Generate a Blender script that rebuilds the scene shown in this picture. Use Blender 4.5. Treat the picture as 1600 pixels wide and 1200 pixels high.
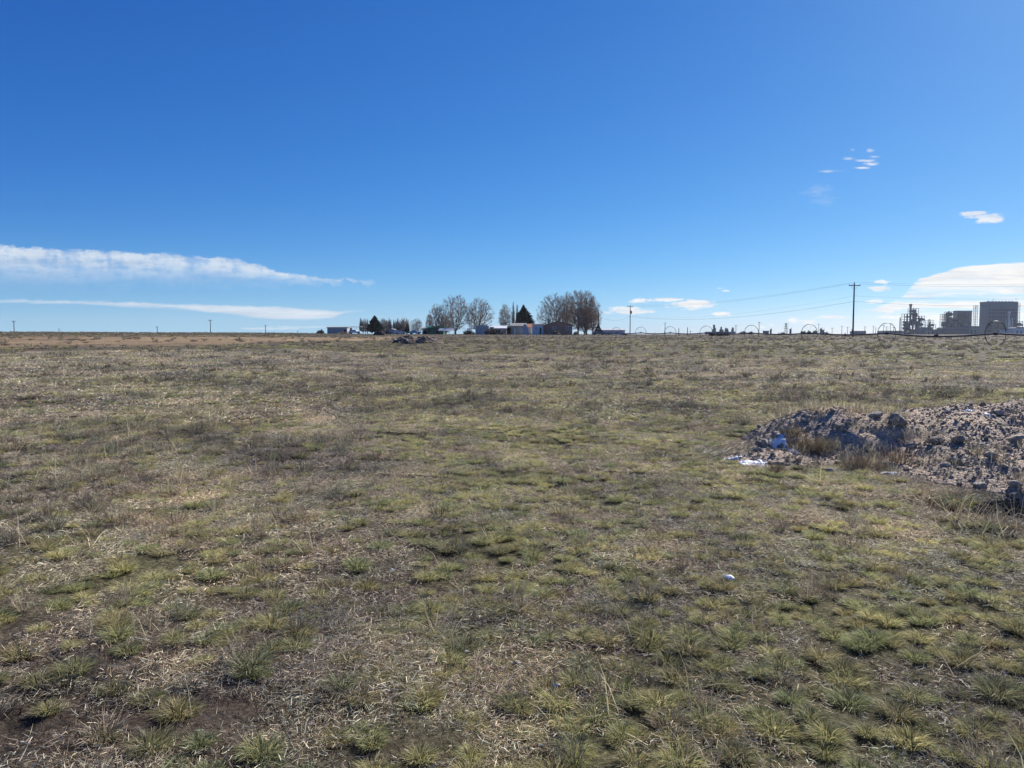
import bpy, bmesh, math, random
import numpy as np
from mathutils import Vector, Matrix, Euler
R = math.radians
rng = np.random.default_rng(7)
random.seed(7)
sc = bpy.context.scene
for o in list(bpy.data.objects): bpy.data.objects.remove(o)
COL = sc.collection

# ------------------------------------------------------------------ camera
FPX = 1200.0; HOR = 520.0; EYE = 1.6
PITCH = math.atan((600-HOR)/FPX)
cd = bpy.data.cameras.new('camera'); cam = bpy.data.objects.new('camera', cd); COL.objects.link(cam)
cd.sensor_width = 36; cd.lens = 27; cd.clip_start = .05; cd.clip_end = 30000
cam.location = (0, 0, EYE); cam.rotation_euler = (R(90)-PITCH, 0, 0)
sc.camera = cam
sc.render.resolution_x = 1024; sc.render.resolution_y = 768
sc.view_settings.view_transform = 'Standard'; sc.view_settings.look = 'None'
sc.view_settings.exposure = 0.8; sc.view_settings.gamma = 1
# ------------------------------------------------------------------ sun and sky
SUN_AZ = R(42); SUN_EL = R(34)        # azimuth to the right of +Y
sd = bpy.data.lights.new('sun', 'SUN'); sun = bpy.data.objects.new('sun', sd); COL.objects.link(sun)
sd.energy = 4.8; sd.angle = R(.5); sd.color = (1, .955, .88)
to_sun = Vector((math.sin(SUN_AZ)*math.cos(SUN_EL), math.cos(SUN_AZ)*math.cos(SUN_EL), math.sin(SUN_EL)))
sun.rotation_euler = (-to_sun).to_track_quat('-Z', 'Y').to_euler()
sun.location = (30, 30, 60)

W = bpy.data.worlds.new('World'); sc.world = W; W.use_nodes = True
def build_world():
    nt = W.node_tree; N = nt.nodes; L = nt.links; N.clear()
    def new(t, **k):
        n = N.new(t)
        for a, b in k.items(): setattr(n, a, b)
        return n
    def setin(n, i, v):
        if isinstance(v, bpy.types.NodeSocket): L.new(v, n.inputs[i])
        else: n.inputs[i].default_value = v
    def M(op, a, b=0.0, c=0.0, clamp=False):
        n = new('ShaderNodeMath', operation=op); n.use_clamp = clamp
        setin(n, 0, a); setin(n, 1, b)
        if op in ('MULTIPLY_ADD',): setin(n, 2, c)
        return n.outputs[0]
    def VM(op, a, b):
        n = new('ShaderNodeVectorMath', operation=op); setin(n, 0, a); setin(n, 1, b)
        return n.outputs['Value'] if op == 'LENGTH' else n.outputs[0]
    def ss(x, a, b, lo=0.0, hi=1.0):
        n = new('ShaderNodeMapRange', interpolation_type='SMOOTHSTEP')
        setin(n, 0, x); setin(n, 1, a); setin(n, 2, b); setin(n, 3, lo); setin(n, 4, hi)
        return n.outputs[0]
    out = new('ShaderNodeOutputWorld'); bg = new('ShaderNodeBackground')
    L.new(bg.outputs[0], out.inputs[0])
    sky = new('ShaderNodeTexSky', sky_type='NISHITA')
    sky.sun_disc = False; sky.sun_elevation = SUN_EL; sky.sun_rotation = SUN_AZ
    sky.air_density = .7; sky.dust_density = .36; sky.ozone_density = 6; sky.altitude = 400
    # the phone's colour rendering of the sky: one response curve per channel
    sr = new('ShaderNodeSeparateColor'); L.new(sky.outputs[0], sr.inputs[0]); cb = new('ShaderNodeCombineColor')
    for ch, (a, g) in enumerate(((.80, 1.45), (.84, 1.03), (.96, .65))):
        L.new(M('MULTIPLY', M('POWER', M('MULTIPLY', sr.outputs[ch], .1), g), a*10), cb.inputs[ch])
    tc = new('ShaderNodeTexCoord')
    sp = new('ShaderNodeSeparateXYZ'); L.new(tc.outputs['Generated'], sp.inputs[0])
    yy = M('MAXIMUM', sp.outputs[1], .05)
    u = M('DIVIDE', sp.outputs[0], yy); v = M('DIVIDE', sp.outputs[2], yy)
    front = ss(sp.outputs[1], .1, .3)
    cmb = new('ShaderNodeCombineXYZ'); L.new(u, cmb.inputs[0]); L.new(v, cmb.inputs[1])
    P = cmb.outputs[0]
    def noise(sx, sy, detail=5, rough=.6, off=0, rot=0):
        mp = new('ShaderNodeMapping'); L.new(P, mp.inputs[0])
        mp.inputs['Scale'].default_value = (sx, sy, 1); mp.inputs['Location'].default_value = (off, off*.7, 0)
        mp.inputs['Rotation'].default_value = (0, 0, rot)
        n = new('ShaderNodeTexNoise'); L.new(mp.outputs[0], n.inputs['Vector'])
        n.inputs['Scale'].default_value = 1; n.inputs['Detail'].default_value = detail; n.inputs['Roughness'].default_value = rough
        return M('SUBTRACT', n.outputs['Fac'], .5)
    def U(px): return (px-800)/FPX
    def V(py): return (HOR-py)/FPX
    fine = noise(60, 170, 6, .65, 3)
    streak = noise(9, 110, 6, .6, 11, R(2))
    puff = noise(45, 90, 5, .6, 5)
    vert = M('ADD', noise(38, 24, 5, .62, 17), M('MULTIPLY', noise(90, 60, 4, .6, 8), .5))
    def curve(pts, x0, x1):
        fc = new('ShaderNodeFloatCurve')
        mr = new('ShaderNodeMapRange'); L.new(u, mr.inputs[0]); mr.inputs[1].default_value = U(x0); mr.inputs[2].default_value = U(x1)
        L.new(mr.outputs[0], fc.inputs[1])
        c = fc.mapping.curves[0]
        y0 = min(p[1] for p in pts); y1 = max(p[1] for p in pts)+1e-3
        q = [((p[0]-x0)/(x1-x0), (p[1]-y0)/(y1-y0)) for p in pts]
        c.points[0].location = q[0]; c.points[1].location = q[-1]
        for a in q[1:-1]: c.points.new(*a)
        for a in c.points: a.handle_type = 'AUTO'
        fc.mapping.update()
        m = M('MULTIPLY_ADD', fc.outputs[0], (y1-y0), y0)      # in pixel rows
        return M('MULTIPLY_ADD', m, -1/FPX, HOR/FPX)
    def band(top, bot, st, sb, n1, a1, n2, a2, x0, x1, op, fx0=1, fx1=20):
        T = M('ADD', curve(top, x0, x1), M('MULTIPLY', n1, a1/FPX)); B = M('ADD', curve(bot, x0, x1), M('MULTIPLY', n2, a2/FPX))
        a = M('SUBTRACT', 1.0, ss(v, M('SUBTRACT', T, st/FPX), T))
        b = ss(v, B, M('ADD', B, M('MINIMUM', sb/FPX, M('MAXIMUM', M('MULTIPLY', M('SUBTRACT', T, B), .85), .0008))))
        e = M('MULTIPLY', ss(u, U(x0), U(x0+fx0)), M('SUBTRACT', 1.0, ss(u, U(x1-fx1), U(x1))))
        return M('MULTIPLY', M('MULTIPLY', a, b), M('MULTIPLY', e, op))
    layers = []
    bumps = M('ADD', noise(24, 40, 6, .66, 31), M('MULTIPLY', fine, .6))
    mott = M('ADD', noise(16, 70, 6, .68, 41), vert)
    big = band([(-600, 330), (0, 382), (200, 394), (340, 402), (400, 411), (460, 427), (520, 434), (600, 438)],
                       [(-600, 458), (0, 468), (200, 464), (340, 460), (400, 456), (460, 452), (520, 448), (600, 446)],
                       5, 92, bumps, 22, vert, 50, -600, 592, .92, 60, 12)
    layers.append(M('MULTIPLY', M('POWER', big, 1.35), ss(mott, -.26, .16, .34, 1.0)))
    layers.append(M('MULTIPLY', band([(-600, 452), (0, 466), (250, 472), (430, 478), (560, 484), (600, 484)],
                       [(-600, 460), (0, 474), (250, 483), (350, 492), (440, 501), (490, 502), (545, 489), (600, 485)],
                       6, 6, bumps, 9, streak, 14, -600, 600, .9, 60, 25), ss(mott, -.5, .0, .72, 1.0)))
    edge = noise(6, 60, 6, .7, 51)
    rb = band([(1330, 492), (1370, 478), (1400, 466), (1420, 446), (1430, 436), (1436, 434), (1480, 422), (1540, 413), (1600, 409), (1900, 396)],
                       [(1330, 503), (1405, 504), (1430, 505), (1480, 506), (1540, 507), (1600, 508), (1900, 508)],
                       3, 8, edge, 16, streak, 16, 1330, 1900, 1.0, 25, 40)
    low = ss(v, V(470), V(440), 0.0, 1.0)               # the lower half breaks into streaks
    gap = ss(noise(6, 105, 6, .68, 61, R(2)), -.06, .09, .08, 1.0)
    slant = M('MULTIPLY', ss(v, V(498), V(440)), 95/FPX)        # the left edge leans down to the left and is torn into streaks
    side = ss(M('SUBTRACT', M('ADD', u, M('MULTIPLY', noise(5, 150, 6, .7, 71), .17)), slant), U(1322), U(1352))
    inner = ss(noise(10, 60, 6, .68, 81, R(5)), -.22, .02, .84, 1.0)
    layers.append(M('MULTIPLY', M('MULTIPLY', rb, M('MAXIMUM', low, gap)), M('MULTIPLY', side, inner)))
    E = [  # px, py, rx, ry, opacity
        (998, 469.5, 22, 4.6, 1), (1080, 476, 46, 9, 1), (1045, 469, 34, 4, .95), (985, 487, 44, 6.5, 1), (972, 482, 36, 4, .8),
        (1126, 491, 19, 4, 1), (1132, 455, 8, 2.2, .6), (1122, 451, 5, 1.6, .4), (1370, 441, 20, 3.2, .8), (1372, 452, 20, 6, .9),
        (1365, 471, 20, 4, .8), (1390, 479, 24, 3, .8), (1385, 486, 28, 4, .9), (1300, 496, 34, 3.2, .9), (1240, 501, 16, 5.2, .9),
        (1262, 504, 16, 4.6, .8), (1330, 502, 34, 2.2, .5), (1390, 496, 32, 3.4, .9), (1440, 499, 30, 3.4, .7), (1204, 508, 7, 2.2, .7),
        (1350, 484.5, 9, 1.4, .5), (1252, 484, 8, 1.2, .4),
        (1186, 511, 10, 3, .6), (1405, 503, 60, 2.5, .6), (1515, 336, 30, 5, .8), (1540, 346, 30, 7, .85), (1532, 341, 36, 7, .7),
        (1354, 261, 17, 3, .62), (1343, 256, 20, 3.4, .62), (1336, 267, 18, 2.6, .6), (1350, 241, 8, 3.4, .3), (1316, 253, 11, 3, .3), (1323, 240, 6, 3, .22), (1288, 272, 24, 2.6, .3), (1356, 250, 12, 2.4, .35),
        (1270, 302, 30, 14, .10), (1282, 318, 26, 9, .08), (1560, 492, 200, 9, .5), (480, 511, 90, 2.0, .35), (420, 513.5, 70, 2.2, .5)]
    acc = None
    wob = noise(60, 190, 6, .68, 21, R(-3))
    for (px, py, rx, ry, op) in E:
        s = VM('SUBTRACT', P, (U(px), V(py), 0)); m = VM('MULTIPLY', s, (FPX/rx, FPX/ry, 0))
        ln = VM('LENGTH', m, (0, 0, 0))
        d = M('SUBTRACT', 1.0, ln)
        d = M('ADD', d, M('MULTIPLY', wob, 2.6))
        a = ss(d, 0.05, .60, 0, op) if py > 320 else ss(d, -.05, 1.15, 0, min(1, op*1.5))
        acc = a if acc is None else M('MAXIMUM', acc, a)
    layers.append(acc)
    tot = layers[0]
    for l in layers[1:]: tot = M('MAXIMUM', tot, l)
    tot = M('MULTIPLY', tot, front)
    tot = M('MULTIPLY', tot, ss(v, -.002, .004))
    tot = M('MINIMUM', tot, 1.0)
    mx = new('ShaderNodeMix', data_type='RGBA')
    L.new(tot, mx.inputs[0]); hm = new('ShaderNodeMix', data_type='RGBA')      # pale air low over the horizon away from the sun
    L.new(M('MULTIPLY', M('MULTIPLY', M('POWER', 2.718, M('MULTIPLY', M('MAXIMUM', sp.outputs[2], 0.0), -26.0)), .62), M('SUBTRACT', 1.0, ss(sp.outputs[0], -.45, .35))), hm.inputs[0])
    L.new(cb.outputs[0], hm.inputs[6]); hm.inputs[7].default_value = (4.6, 7.4, 9.1, 1)
    L.new(hm.outputs[2], mx.inputs[6])
    # clouds brighter on the sun's side
    cr = ss(u, -.6, .6)
    cc = new('ShaderNodeMix', data_type='RGBA'); L.new(cr, cc.inputs[0])
    cc.inputs[6].default_value = (7.0, 7.8, 8.7, 1); cc.inputs[7].default_value = (9.6, 9.5, 9.3, 1)
    sh = new('ShaderNodeMix', data_type='RGBA'); sh.blend_type = 'MULTIPLY'; sh.inputs[0].default_value = 1; L.new(cc.outputs[2], sh.inputs[6])
    gy = new('ShaderNodeMix', data_type='RGBA'); L.new(ss(noise(8, 75, 6, .66, 91, R(2)), -.16, .06), gy.inputs[0]); gy.inputs[6].default_value = (.80, .84, .90, 1); gy.inputs[7].default_value = (1.02, 1.02, 1.02, 1); L.new(gy.outputs[2], sh.inputs[7])
    L.new(sh.outputs[2], mx.inputs[7])
    L.new(mx.outputs[2], bg.inputs[0]); bg.inputs[1].default_value = .0574
build_world()

# ------------------------------------------------------------------ numpy noise
_perm = np.random.default_rng(3).permutation(4096)
_val = np.random.default_rng(4).random(4096)
def vnoise(x, y, seed=0):
    x = np.asarray(x, float); y = np.asarray(y, float)
    xi = np.floor(x).astype(int); yi = np.floor(y).astype(int); fx = x-xi; fy = y-yi
    fx = fx*fx*(3-2*fx); fy = fy*fy*(3-2*fy)
    def h(a, b): return _val[_perm[(_perm[(a+seed*131) & 4095]+b) & 4095]]
    return (h(xi, yi)*(1-fx)+h(xi+1, yi)*fx)*(1-fy)+(h(xi, yi+1)*(1-fx)+h(xi+1, yi+1)*fx)*fy
def fbm(x, y, seed=0, o=4, g=.5):
    t = 0; a = 1; n = 0
    for i in range(o):
        t = t+a*vnoise(x*2**i, y*2**i, seed+i*7); n += a; a *= g
    return t/n
def sstep(a, b, x):
    t = np.clip((x-a)/(b-a), 0, 1); return t*t*(3-2*t)

# ------------------------------------------------------------------ terrain
def terr(x, y):
    x = np.asarray(x, float); y = np.asarray(y, float)
    yc = np.maximum(y, 1.0)
    px = np.clip(800+FPX*x/yc, -400, 2000)
    row = np.interp(px, [-400, 0, 440, 540, 640, 760, 950, 2000], [519, 519.2, 520.2, 521.6, 522.3, 522.6, 523, 523])
    hc = EYE+(HOR-row)/FPX*300
    d = np.maximum(y, 0)
    h = hc*(1-np.exp(-d/52))
    h = h+.10*(fbm(x/55, y/55, 5, 3)-.5)*sstep(8, 60, d)*(1-sstep(150, 250, d))
    drop = sstep(340, 900, d)
    return h*(1-drop)+(-2.4)*drop
def pit(x, y):
    dx = (x-5.3)/1.85; dy = (y-6.45+.08*np.sin(x*3))/.74
    r = np.sqrt(dx*dx+dy*dy)+.35*(fbm(x*2.2, y*2.2, 31, 3)-.5)
    dx2 = (x-3.55)/.5; dy2 = (y-6.85)/.16
    r2 = np.sqrt(dx2*dx2+dy2*dy2)+.5*(fbm(x*3, y*3, 32, 3)-.5)
    return -.48*(1-sstep(.55, 1.0, r))-.10*(1-sstep(.3, 1.1, r2))
def ground_z(x, y):
    x = np.asarray(x, float); y = np.asarray(y, float)
    near = 1-sstep(18, 45, np.hypot(x, y))
    m = .075*(fbm(x*1.1, y*1.1, 11, 4)-.5)+.060*(fbm(x*4.2, y*4.2, 12, 3)-.5)
    m = m*near+.12*(fbm(x*.35, y*.35, 13, 3)-.5)*(1-near)*(1-sstep(150, 300, np.hypot(x, y)))
    return terr(x, y)+m+pit(x, y)
def pile_h(x, y):
    x = np.asarray(x, float); y = np.asarray(y, float)
    wx = x+.30*(fbm(x*1.3, y*1.3, 41, 3)-.5); wy = y+.30*(fbm(x*1.3, y*1.3, 42, 3)-.5)
    def lump(cx, cy, rx0, rx1, ry0, ry1, h, p=1.0):
        dx = np.where(wx < cx, (wx-cx)/rx0, (wx-cx)/rx1); dy = np.where(wy < cy, (wy-cy)/ry0, (wy-cy)/ry1)
        r = np.sqrt(dx*dx+dy*dy)
        return h*np.clip(1-r, 0, 1)**p*(1+.0*r)
    def dome(cx, cy, rx0, rx1, ry0, ry1, h):
        dx = np.where(wx < cx, (wx-cx)/rx0, (wx-cx)/rx1); dy = np.where(wy < cy, (wy-cy)/ry0, (wy-cy)/ry1)
        r = np.clip(np.sqrt(dx*dx+dy*dy), 0, 1)
        return h*(1-r**1.5)
    def slope(cx, cy, rx0, rx1, ry0, ry1, h, p=1.0):     # straight front slope, rounded top
        dx = np.where(wx < cx, (wx-cx)/rx0, (wx-cx)/rx1); dy = np.where(wy < cy, (wy-cy)/ry0, (wy-cy)/ry1)
        r = np.clip((np.abs(dx)**3.2+np.abs(dy)**3.2)**(1/3.2), 0, 1)
        return h*(1-np.sqrt(r*r+.02)*.99)/.86
    A = dome(4.15, 9.6, 1.25, 2.2, 1.1, 1.5, .48)
    B = slope(7.4, 10.3, 3.0, 3.0, 3.1, 2.2, .55)
    C = slope(5.75, 9.4, 1.85, 3.0, 2.5, 1.9, .45)
    E2 = dome(5.3, 8.0, 1.4, 2.5, 1.0, 1.5, .14)
    D = dome(3.05, 8.75, .75, .9, .45, .6, .13)
    h = np.maximum(np.maximum(A, B), np.maximum(C, D)); h = np.maximum(h, E2)+.25*np.minimum(h, E2)
    # hollow in the right-hand mound
    q = np.sqrt(((x-6.5)/1.0)**2+((y-9.15)/.38)**2)
    h = h-.15*(1-sstep(.3, 1.0, q))*(h > .1)
    on = sstep(0.0, .12, h)
    h = h+on*(.15*(fbm(x*1.5, y*1.5, 43, 4)-.5)+.028*(fbm(x*6, y*6, 44, 4, .6)-.45)+.020*(fbm(x*19, y*19, 45, 3, .6)-.4))
    return np.where(h > .004, h, -.12*(1-on)-.02)
def halo(x, y):
    """bare soil spilled round the foot of the mound"""
    x = np.asarray(x, float); y = np.asarray(y, float); out = np.zeros(np.broadcast(x, y).shape); m = (x > 1.2) & (x < 12) & (y > 5) & (y < 14)
    if not m.any(): return out
    xs = x[m]; ys = y[m]; a = np.zeros(len(xs))
    for rr in (.0, .18, .36):
        for k in range(8):
            a += pile_h(xs+rr*math.cos(k*.785), ys+rr*math.sin(k*.785)) > .01
    v = a/24+.5*(fbm(xs*2.5, ys*2.5, 93, 3)-.5)
    out[m] = np.clip(np.maximum(sstep(.12, .5, v), bare_at(xs, ys)*.8), 0, 1); return out
def surf_z(x, y): return ground_z(x, y)+np.maximum(pile_h(x, y), 0)

def ray(px, py):
    v = Vector(((px-800)/FPX, -(py-600)/FPX, -1)); v = Euler((R(90)-PITCH, 0, 0)).to_matrix() @ v
    return v
def hit(px, py, f=None, tmax=400):
    f = f or surf_z
    v = ray(px, py); t = np.geomspace(1.5, tmax, 3000)
    x = v.x*t; y = v.y*t; z = EYE+v.z*t
    below = np.nonzero(z < f(x, y))[0]
    i = below[0] if len(below) else len(t)-1
    return float(x[i]), float(y[i]), float(f(x[i], y[i]))
def X(px, y): return (px-800)/FPX*y*math.cos(PITCH)*1.0 + 0.0
def at(px, y): x = (px-800)/FPX*y*1.0; return x, y, float(terr(x, y))
def zpix(py, y): return EYE+(HOR-py)/FPX*y

# ------------------------------------------------------------------ tagging helpers
def tag(o, label=None, cat=None, group=None, kind=None):
    if label: o['label'] = label
    if cat: o['category'] = cat
    if group: o['group'] = group
    if kind: o['kind'] = kind
    return o
def empty(name, loc, rz=0):
    o = bpy.data.objects.new(name, None); COL.objects.link(o); o.location = loc; o.rotation_euler = (0, 0, rz); o.empty_display_size = .3
    return o
def mesh_np(name, verts, faces_list, mat=None, smooth=False, col=None):
    """faces_list: list of int arrays (n,3) or (n,4)"""
    me = bpy.data.meshes.new(name)
    verts = np.asarray(verts, np.float32); me.vertices.add(len(verts)); me.vertices.foreach_set('co', verts.ravel())
    loops = np.concatenate([np.asarray(f, np.int32).ravel() for f in faces_list])
    tot = np.concatenate([np.full(len(f), np.asarray(f).shape[1], np.int32) for f in faces_list])
    st = np.concatenate([[0], np.cumsum(tot)[:-1]]).astype(np.int32)
    me.loops.add(len(loops)); me.loops.foreach_set('vertex_index', loops)
    me.polygons.add(len(tot)); me.polygons.foreach_set('loop_start', st); me.polygons.foreach_set('loop_total', tot)
    if smooth: me.polygons.foreach_set('use_smooth', np.ones(len(tot), bool))
    me.update(calc_edges=True)
    if col is not None:
        a = me.color_attributes.new('Col', 'FLOAT_COLOR', 'POINT')
        c = np.ones((len(verts), 4), np.float32); c[:, :3] = col; a.data.foreach_set('color', c.ravel())
    if mat: me.materials.append(mat)
    return me
def link(name, me, parent=None, loc=None):
    o = bpy.data.objects.new(name, me); COL.objects.link(o)
    if parent: o.parent = parent
    if loc is not None: o.location = loc
    return o
def copy_tree(o, parent=None):
    c = o.copy(); COL.objects.link(c); c.parent = parent
    for ch in [q for q in bpy.data.objects if q.parent == o]: copy_tree(ch, c)
    return c
class MB:
    def __init__(s): s.v = []; s.f = []
    def add(s, vs, fs):
        b = len(s.v); s.v += [tuple(a) for a in vs]; s.f += [tuple(i+b for i in f) for f in fs]
    def box(s, x0, x1, y0, y1, z0, z1):
        s.add([(x0, y0, z0), (x1, y0, z0), (x1, y1, z0), (x0, y1, z0), (x0, y0, z1), (x1, y0, z1), (x1, y1, z1), (x0, y1, z1)],
              [(0, 3, 2, 1), (4, 5, 6, 7), (0, 1, 5, 4), (1, 2, 6, 5), (2, 3, 7, 6), (3, 0, 4, 7)])
    def tube(s, pts, r, n=6, caps=True):
        pts = [Vector(p) for p in pts]; rs = r if isinstance(r, (list, tuple)) else [r]*len(pts); b = len(s.v)
        for i, p in enumerate(pts):
            d = (pts[min(i+1, len(pts)-1)]-pts[max(i-1, 0)]).normalized()
            a = d.orthogonal().normalized() if abs(d.z) < .9 else Vector((1, 0, 0)); c = d.cross(a).normalized(); a = c.cross(d)
            if abs(d.z) < .9: a = Vector((0, 0, 1)); a = (a-d*a.dot(d)).normalized(); c = d.cross(a)
            for k in range(n):
                t = 2*math.pi*k/n; s.v.append(tuple(p+(a*math.cos(t)+c*math.sin(t))*rs[i]))
        for i in range(len(pts)-1):
            for k in range(n):
                s.f.append((b+i*n+k, b+i*n+(k+1) % n, b+(i+1)*n+(k+1) % n, b+(i+1)*n+k))
        if caps:
            s.f.append(tuple(b+k for k in range(n))[::-1]); s.f.append(tuple(b+(len(pts)-1)*n+k for k in range(n)))
    def prism(s, prof, y0, y1):   # profile in xz, extruded along y
        n = len(prof)
        s.add([(x, y0, z) for x, z in prof]+[(x, y1, z) for x, z in prof],
              [tuple(range(n)), tuple(range(2*n-1, n-1, -1))]+[(i, (i+n), (i+1) % n+n, (i+1) % n) for i in range(n)])
    def build(s, name, mat, parent=None, smooth=False):
        me = bpy.data.meshes.new(name); me.from_pydata(s.v, [], s.f); me.materials.append(mat)
        if smooth: me.polygons.foreach_set('use_smooth', [True]*len(me.polygons))
        me.update(); return link(name, me, parent)

# ------------------------------------------------------------------ materials
def mat_nodes(name):
    m = bpy.data.materials.new(name); m.use_nodes = True; nt = m.node_tree; nt.nodes.clear()
    out = nt.nodes.new('ShaderNodeOutputMaterial'); b = nt.nodes.new('ShaderNodeBsdfPrincipled'); nt.links.new(b.outputs[0], out.inputs[0])
    return m, nt, b, out
def ramp(nt, fac, stops):
    r = nt.nodes.new('ShaderNodeValToRGB'); nt.links.new(fac, r.inputs[0]); e = r.color_ramp.elements
    e[0].position = stops[0][0]; e[0].color = (*stops[0][1], 1); e[1].position = stops[-1][0]; e[1].color = (*stops[-1][1], 1)
    for p, c in stops[1:-1]: q = e.new(p); q.color = (*c, 1)
    return r.outputs[0]
def noise_tex(nt, vec, scale, detail=5, rough=.6, sc3=None):
    if sc3:
        mp = nt.nodes.new('ShaderNodeMapping'); mp.inputs['Scale'].default_value = sc3; nt.links.new(vec, mp.inputs[0]); vec = mp.outputs[0]
    n = nt.nodes.new('ShaderNodeTexNoise'); nt.links.new(vec, n.inputs['Vector']); n.inputs['Scale'].default_value = scale
    n.inputs['Detail'].default_value = detail; n.inputs['Roughness'].default_value = rough
    return n.outputs['Fac']
def mixc(nt, fac, a, b, blend='MIX'):
    m = nt.nodes.new('ShaderNodeMix'); m.data_type = 'RGBA'; m.blend_type = blend
    for i, v in ((0, fac), (6, a), (7, b)):
        if isinstance(v, bpy.types.NodeSocket): nt.links.new(v, m.inputs[i])
        else: m.inputs[i].default_value = v if i == 0 else (*v, 1)
    return m.outputs[2]
def mth(nt, op, a, b=0.0):
    m = nt.nodes.new('ShaderNodeMath'); m.operation = op
    for i, v in ((0, a), (1, b)):
        if isinstance(v, bpy.types.NodeSocket): nt.links.new(v, m.inputs[i])
        else: m.inputs[i].default_value = v
    return m.outputs[0]
def bump(nt, b, h, strength, dist):
    n = nt.nodes.new('ShaderNodeBump'); n.inputs['Strength'].default_value = strength; n.inputs['Distance'].default_value = dist
    nt.links.new(h, n.inputs['Height']); nt.links.new(n.outputs[0], b.inputs['Normal'])
def simple(name, c, var=.25, scale=2.0, rough=.85, metal=0.0, bmp=.0):
    m, nt, b, out = mat_nodes(name)
    tc = nt.nodes.new('ShaderNodeTexCoord'); n = noise_tex(nt, tc.outputs['Object'], scale, 5)
    lo = tuple(a*(1-var) for a in c); hi = tuple(min(1, a*(1+var)) for a in c)
    nt.links.new(ramp(nt, n, [(.3, lo), (.7, hi)]), b.inputs['Base Color'])
    b.inputs['Roughness'].default_value = rough; b.inputs['Metallic'].default_value = metal
    b.inputs['Specular IOR Level'].default_value = .3
    if bmp: bump(nt, b, n, .6, bmp)
    return m
def siding(name, c, vertical=True, pitch=.3, var=.15):
    m, nt, b, out = mat_nodes(name)
    tc = nt.nodes.new('ShaderNodeTexCoord'); sp = nt.nodes.new('ShaderNodeSeparateXYZ'); nt.links.new(tc.outputs['Object'], sp.inputs[0])
    co = mth(nt, 'ADD', sp.outputs[0], sp.outputs[1]) if vertical else sp.outputs[2]
    w = mth(nt, 'FRACT', mth(nt, 'DIVIDE', co, pitch)); w = mth(nt, 'LESS_THAN', w, .14)
    n = noise_tex(nt, tc.outputs['Object'], .8, 6)
    col = ramp(nt, n, [(.3, tuple(a*(1-var) for a in c)), (.7, tuple(min(1, a*(1+var)) for a in c))])
    nt.links.new(mixc(nt, mth(nt, 'MULTIPLY', w, .45), col, tuple(a*.4 for a in c)), b.inputs['Base Color'])
    b.inputs['Roughness'].default_value = .7
    return m
def veg(name, tint=(1, 1, 1), trans=.3, rough=.6, spec=.25, patch=.3):
    m, nt, b, out = mat_nodes(name)
    at_ = nt.nodes.new('ShaderNodeAttribute'); at_.attribute_name = 'Col'
    oi = nt.nodes.new('ShaderNodeObjectInfo'); ge = nt.nodes.new('ShaderNodeNewGeometry')
    col = mixc(nt, 1.0, at_.outputs['Color'], tint, 'MULTIPLY')
    rv = ramp(nt, oi.outputs['Random'], [(0, (.60, .60, .60)), (.25, (1.05, .90, .82)), (.45, (.78, .84, .74)), (.7, (1.08, 1.04, .92)), (1, (1.38, 1.24, 1.04))])
    col = mixc(nt, 1.0, col, rv, 'MULTIPLY')
    n = noise_tex(nt, ge.outputs['Position'], .55, 3)
    pv = ramp(nt, n, [(.35, (1-patch, 1-patch, 1-patch*.8)), (.65, (1+patch, 1+patch*.9, 1+patch*.6))])
    col = mixc(nt, 1.0, col, pv, 'MULTIPLY')
    nt.links.new(col, b.inputs['Base Color']); b.inputs['Roughness'].default_value = rough; b.inputs['Specular IOR Level'].default_value = spec
    if trans:
        t = nt.nodes.new('ShaderNodeBsdfTranslucent'); nt.links.new(col, t.inputs[0])
        mx = nt.nodes.new('ShaderNodeMixShader'); mx.inputs[0].default_value = trans
        nt.links.new(b.outputs[0], mx.inputs[1]); nt.links.new(t.outputs[0], mx.inputs[2]); nt.links.new(mx.outputs[0], out.inputs[0])
    return m

# ------------------------------------------------------------------ vegetation patterns shared by ground colour and scattering
def green_at(x, y):
    g = .55*fbm(x/2.6, y/2.6, 61, 4)+.45*fbm(x/13, y/20, 62, 3)
    az = 800+FPX*np.asarray(x)/np.maximum(y, 1)
    bias = .05*sstep(500, 1000, az)-.03*(1-sstep(0, 500, az))+.045*np.exp(-((az-880)/260)**2)+.03*sstep(700, 1500, az)*(1-sstep(6, 12, np.asarray(y, float)))
    far = sstep(24, 60, np.asarray(y, float))
    mid = sstep(9, 26, np.asarray(y, float))
    return sstep(.44, .60, g+bias-.02*mid-.05*far)*(1-.45*mid)*(1-.7*far)
def weed_at(x, y):
    g = .6*fbm(x/2.2+9, y/2.8, 71, 4)+.4*fbm(x/16, y/22, 72, 3)
    return sstep(.50, .62, g)
def tan_at(x, y):
    yc = np.maximum(y, 1); px = 800+FPX*x/yc
    a = np.interp(px, TB[0], TB[1]); b = np.interp(px, TB[0], TB[2])
    w = (fbm(x/9, y/9, 81, 3)-.5)*10
    t = sstep(a-4, a+5, y+w)*(1-sstep(b-6, b+8, y+w))*(1-sstep(600, 690, px))
    return np.where(y > 5, t*(.6+.6*fbm(x/4, y/4, 82, 3)), 0)
_tb = [(-300, 549, 526), (0, 547, 526), (200, 542, 526), (400, 536, 527), (500, 533, 527), (600, 531, 526), (700, 529, 525)]
TB = [[], [], []]
for px, r0, r1 in _tb:
    TB[0].append(px); TB[1].append(hit(px, r0, terr)[1]); TB[2].append(hit(px, r1, terr)[1])
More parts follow.
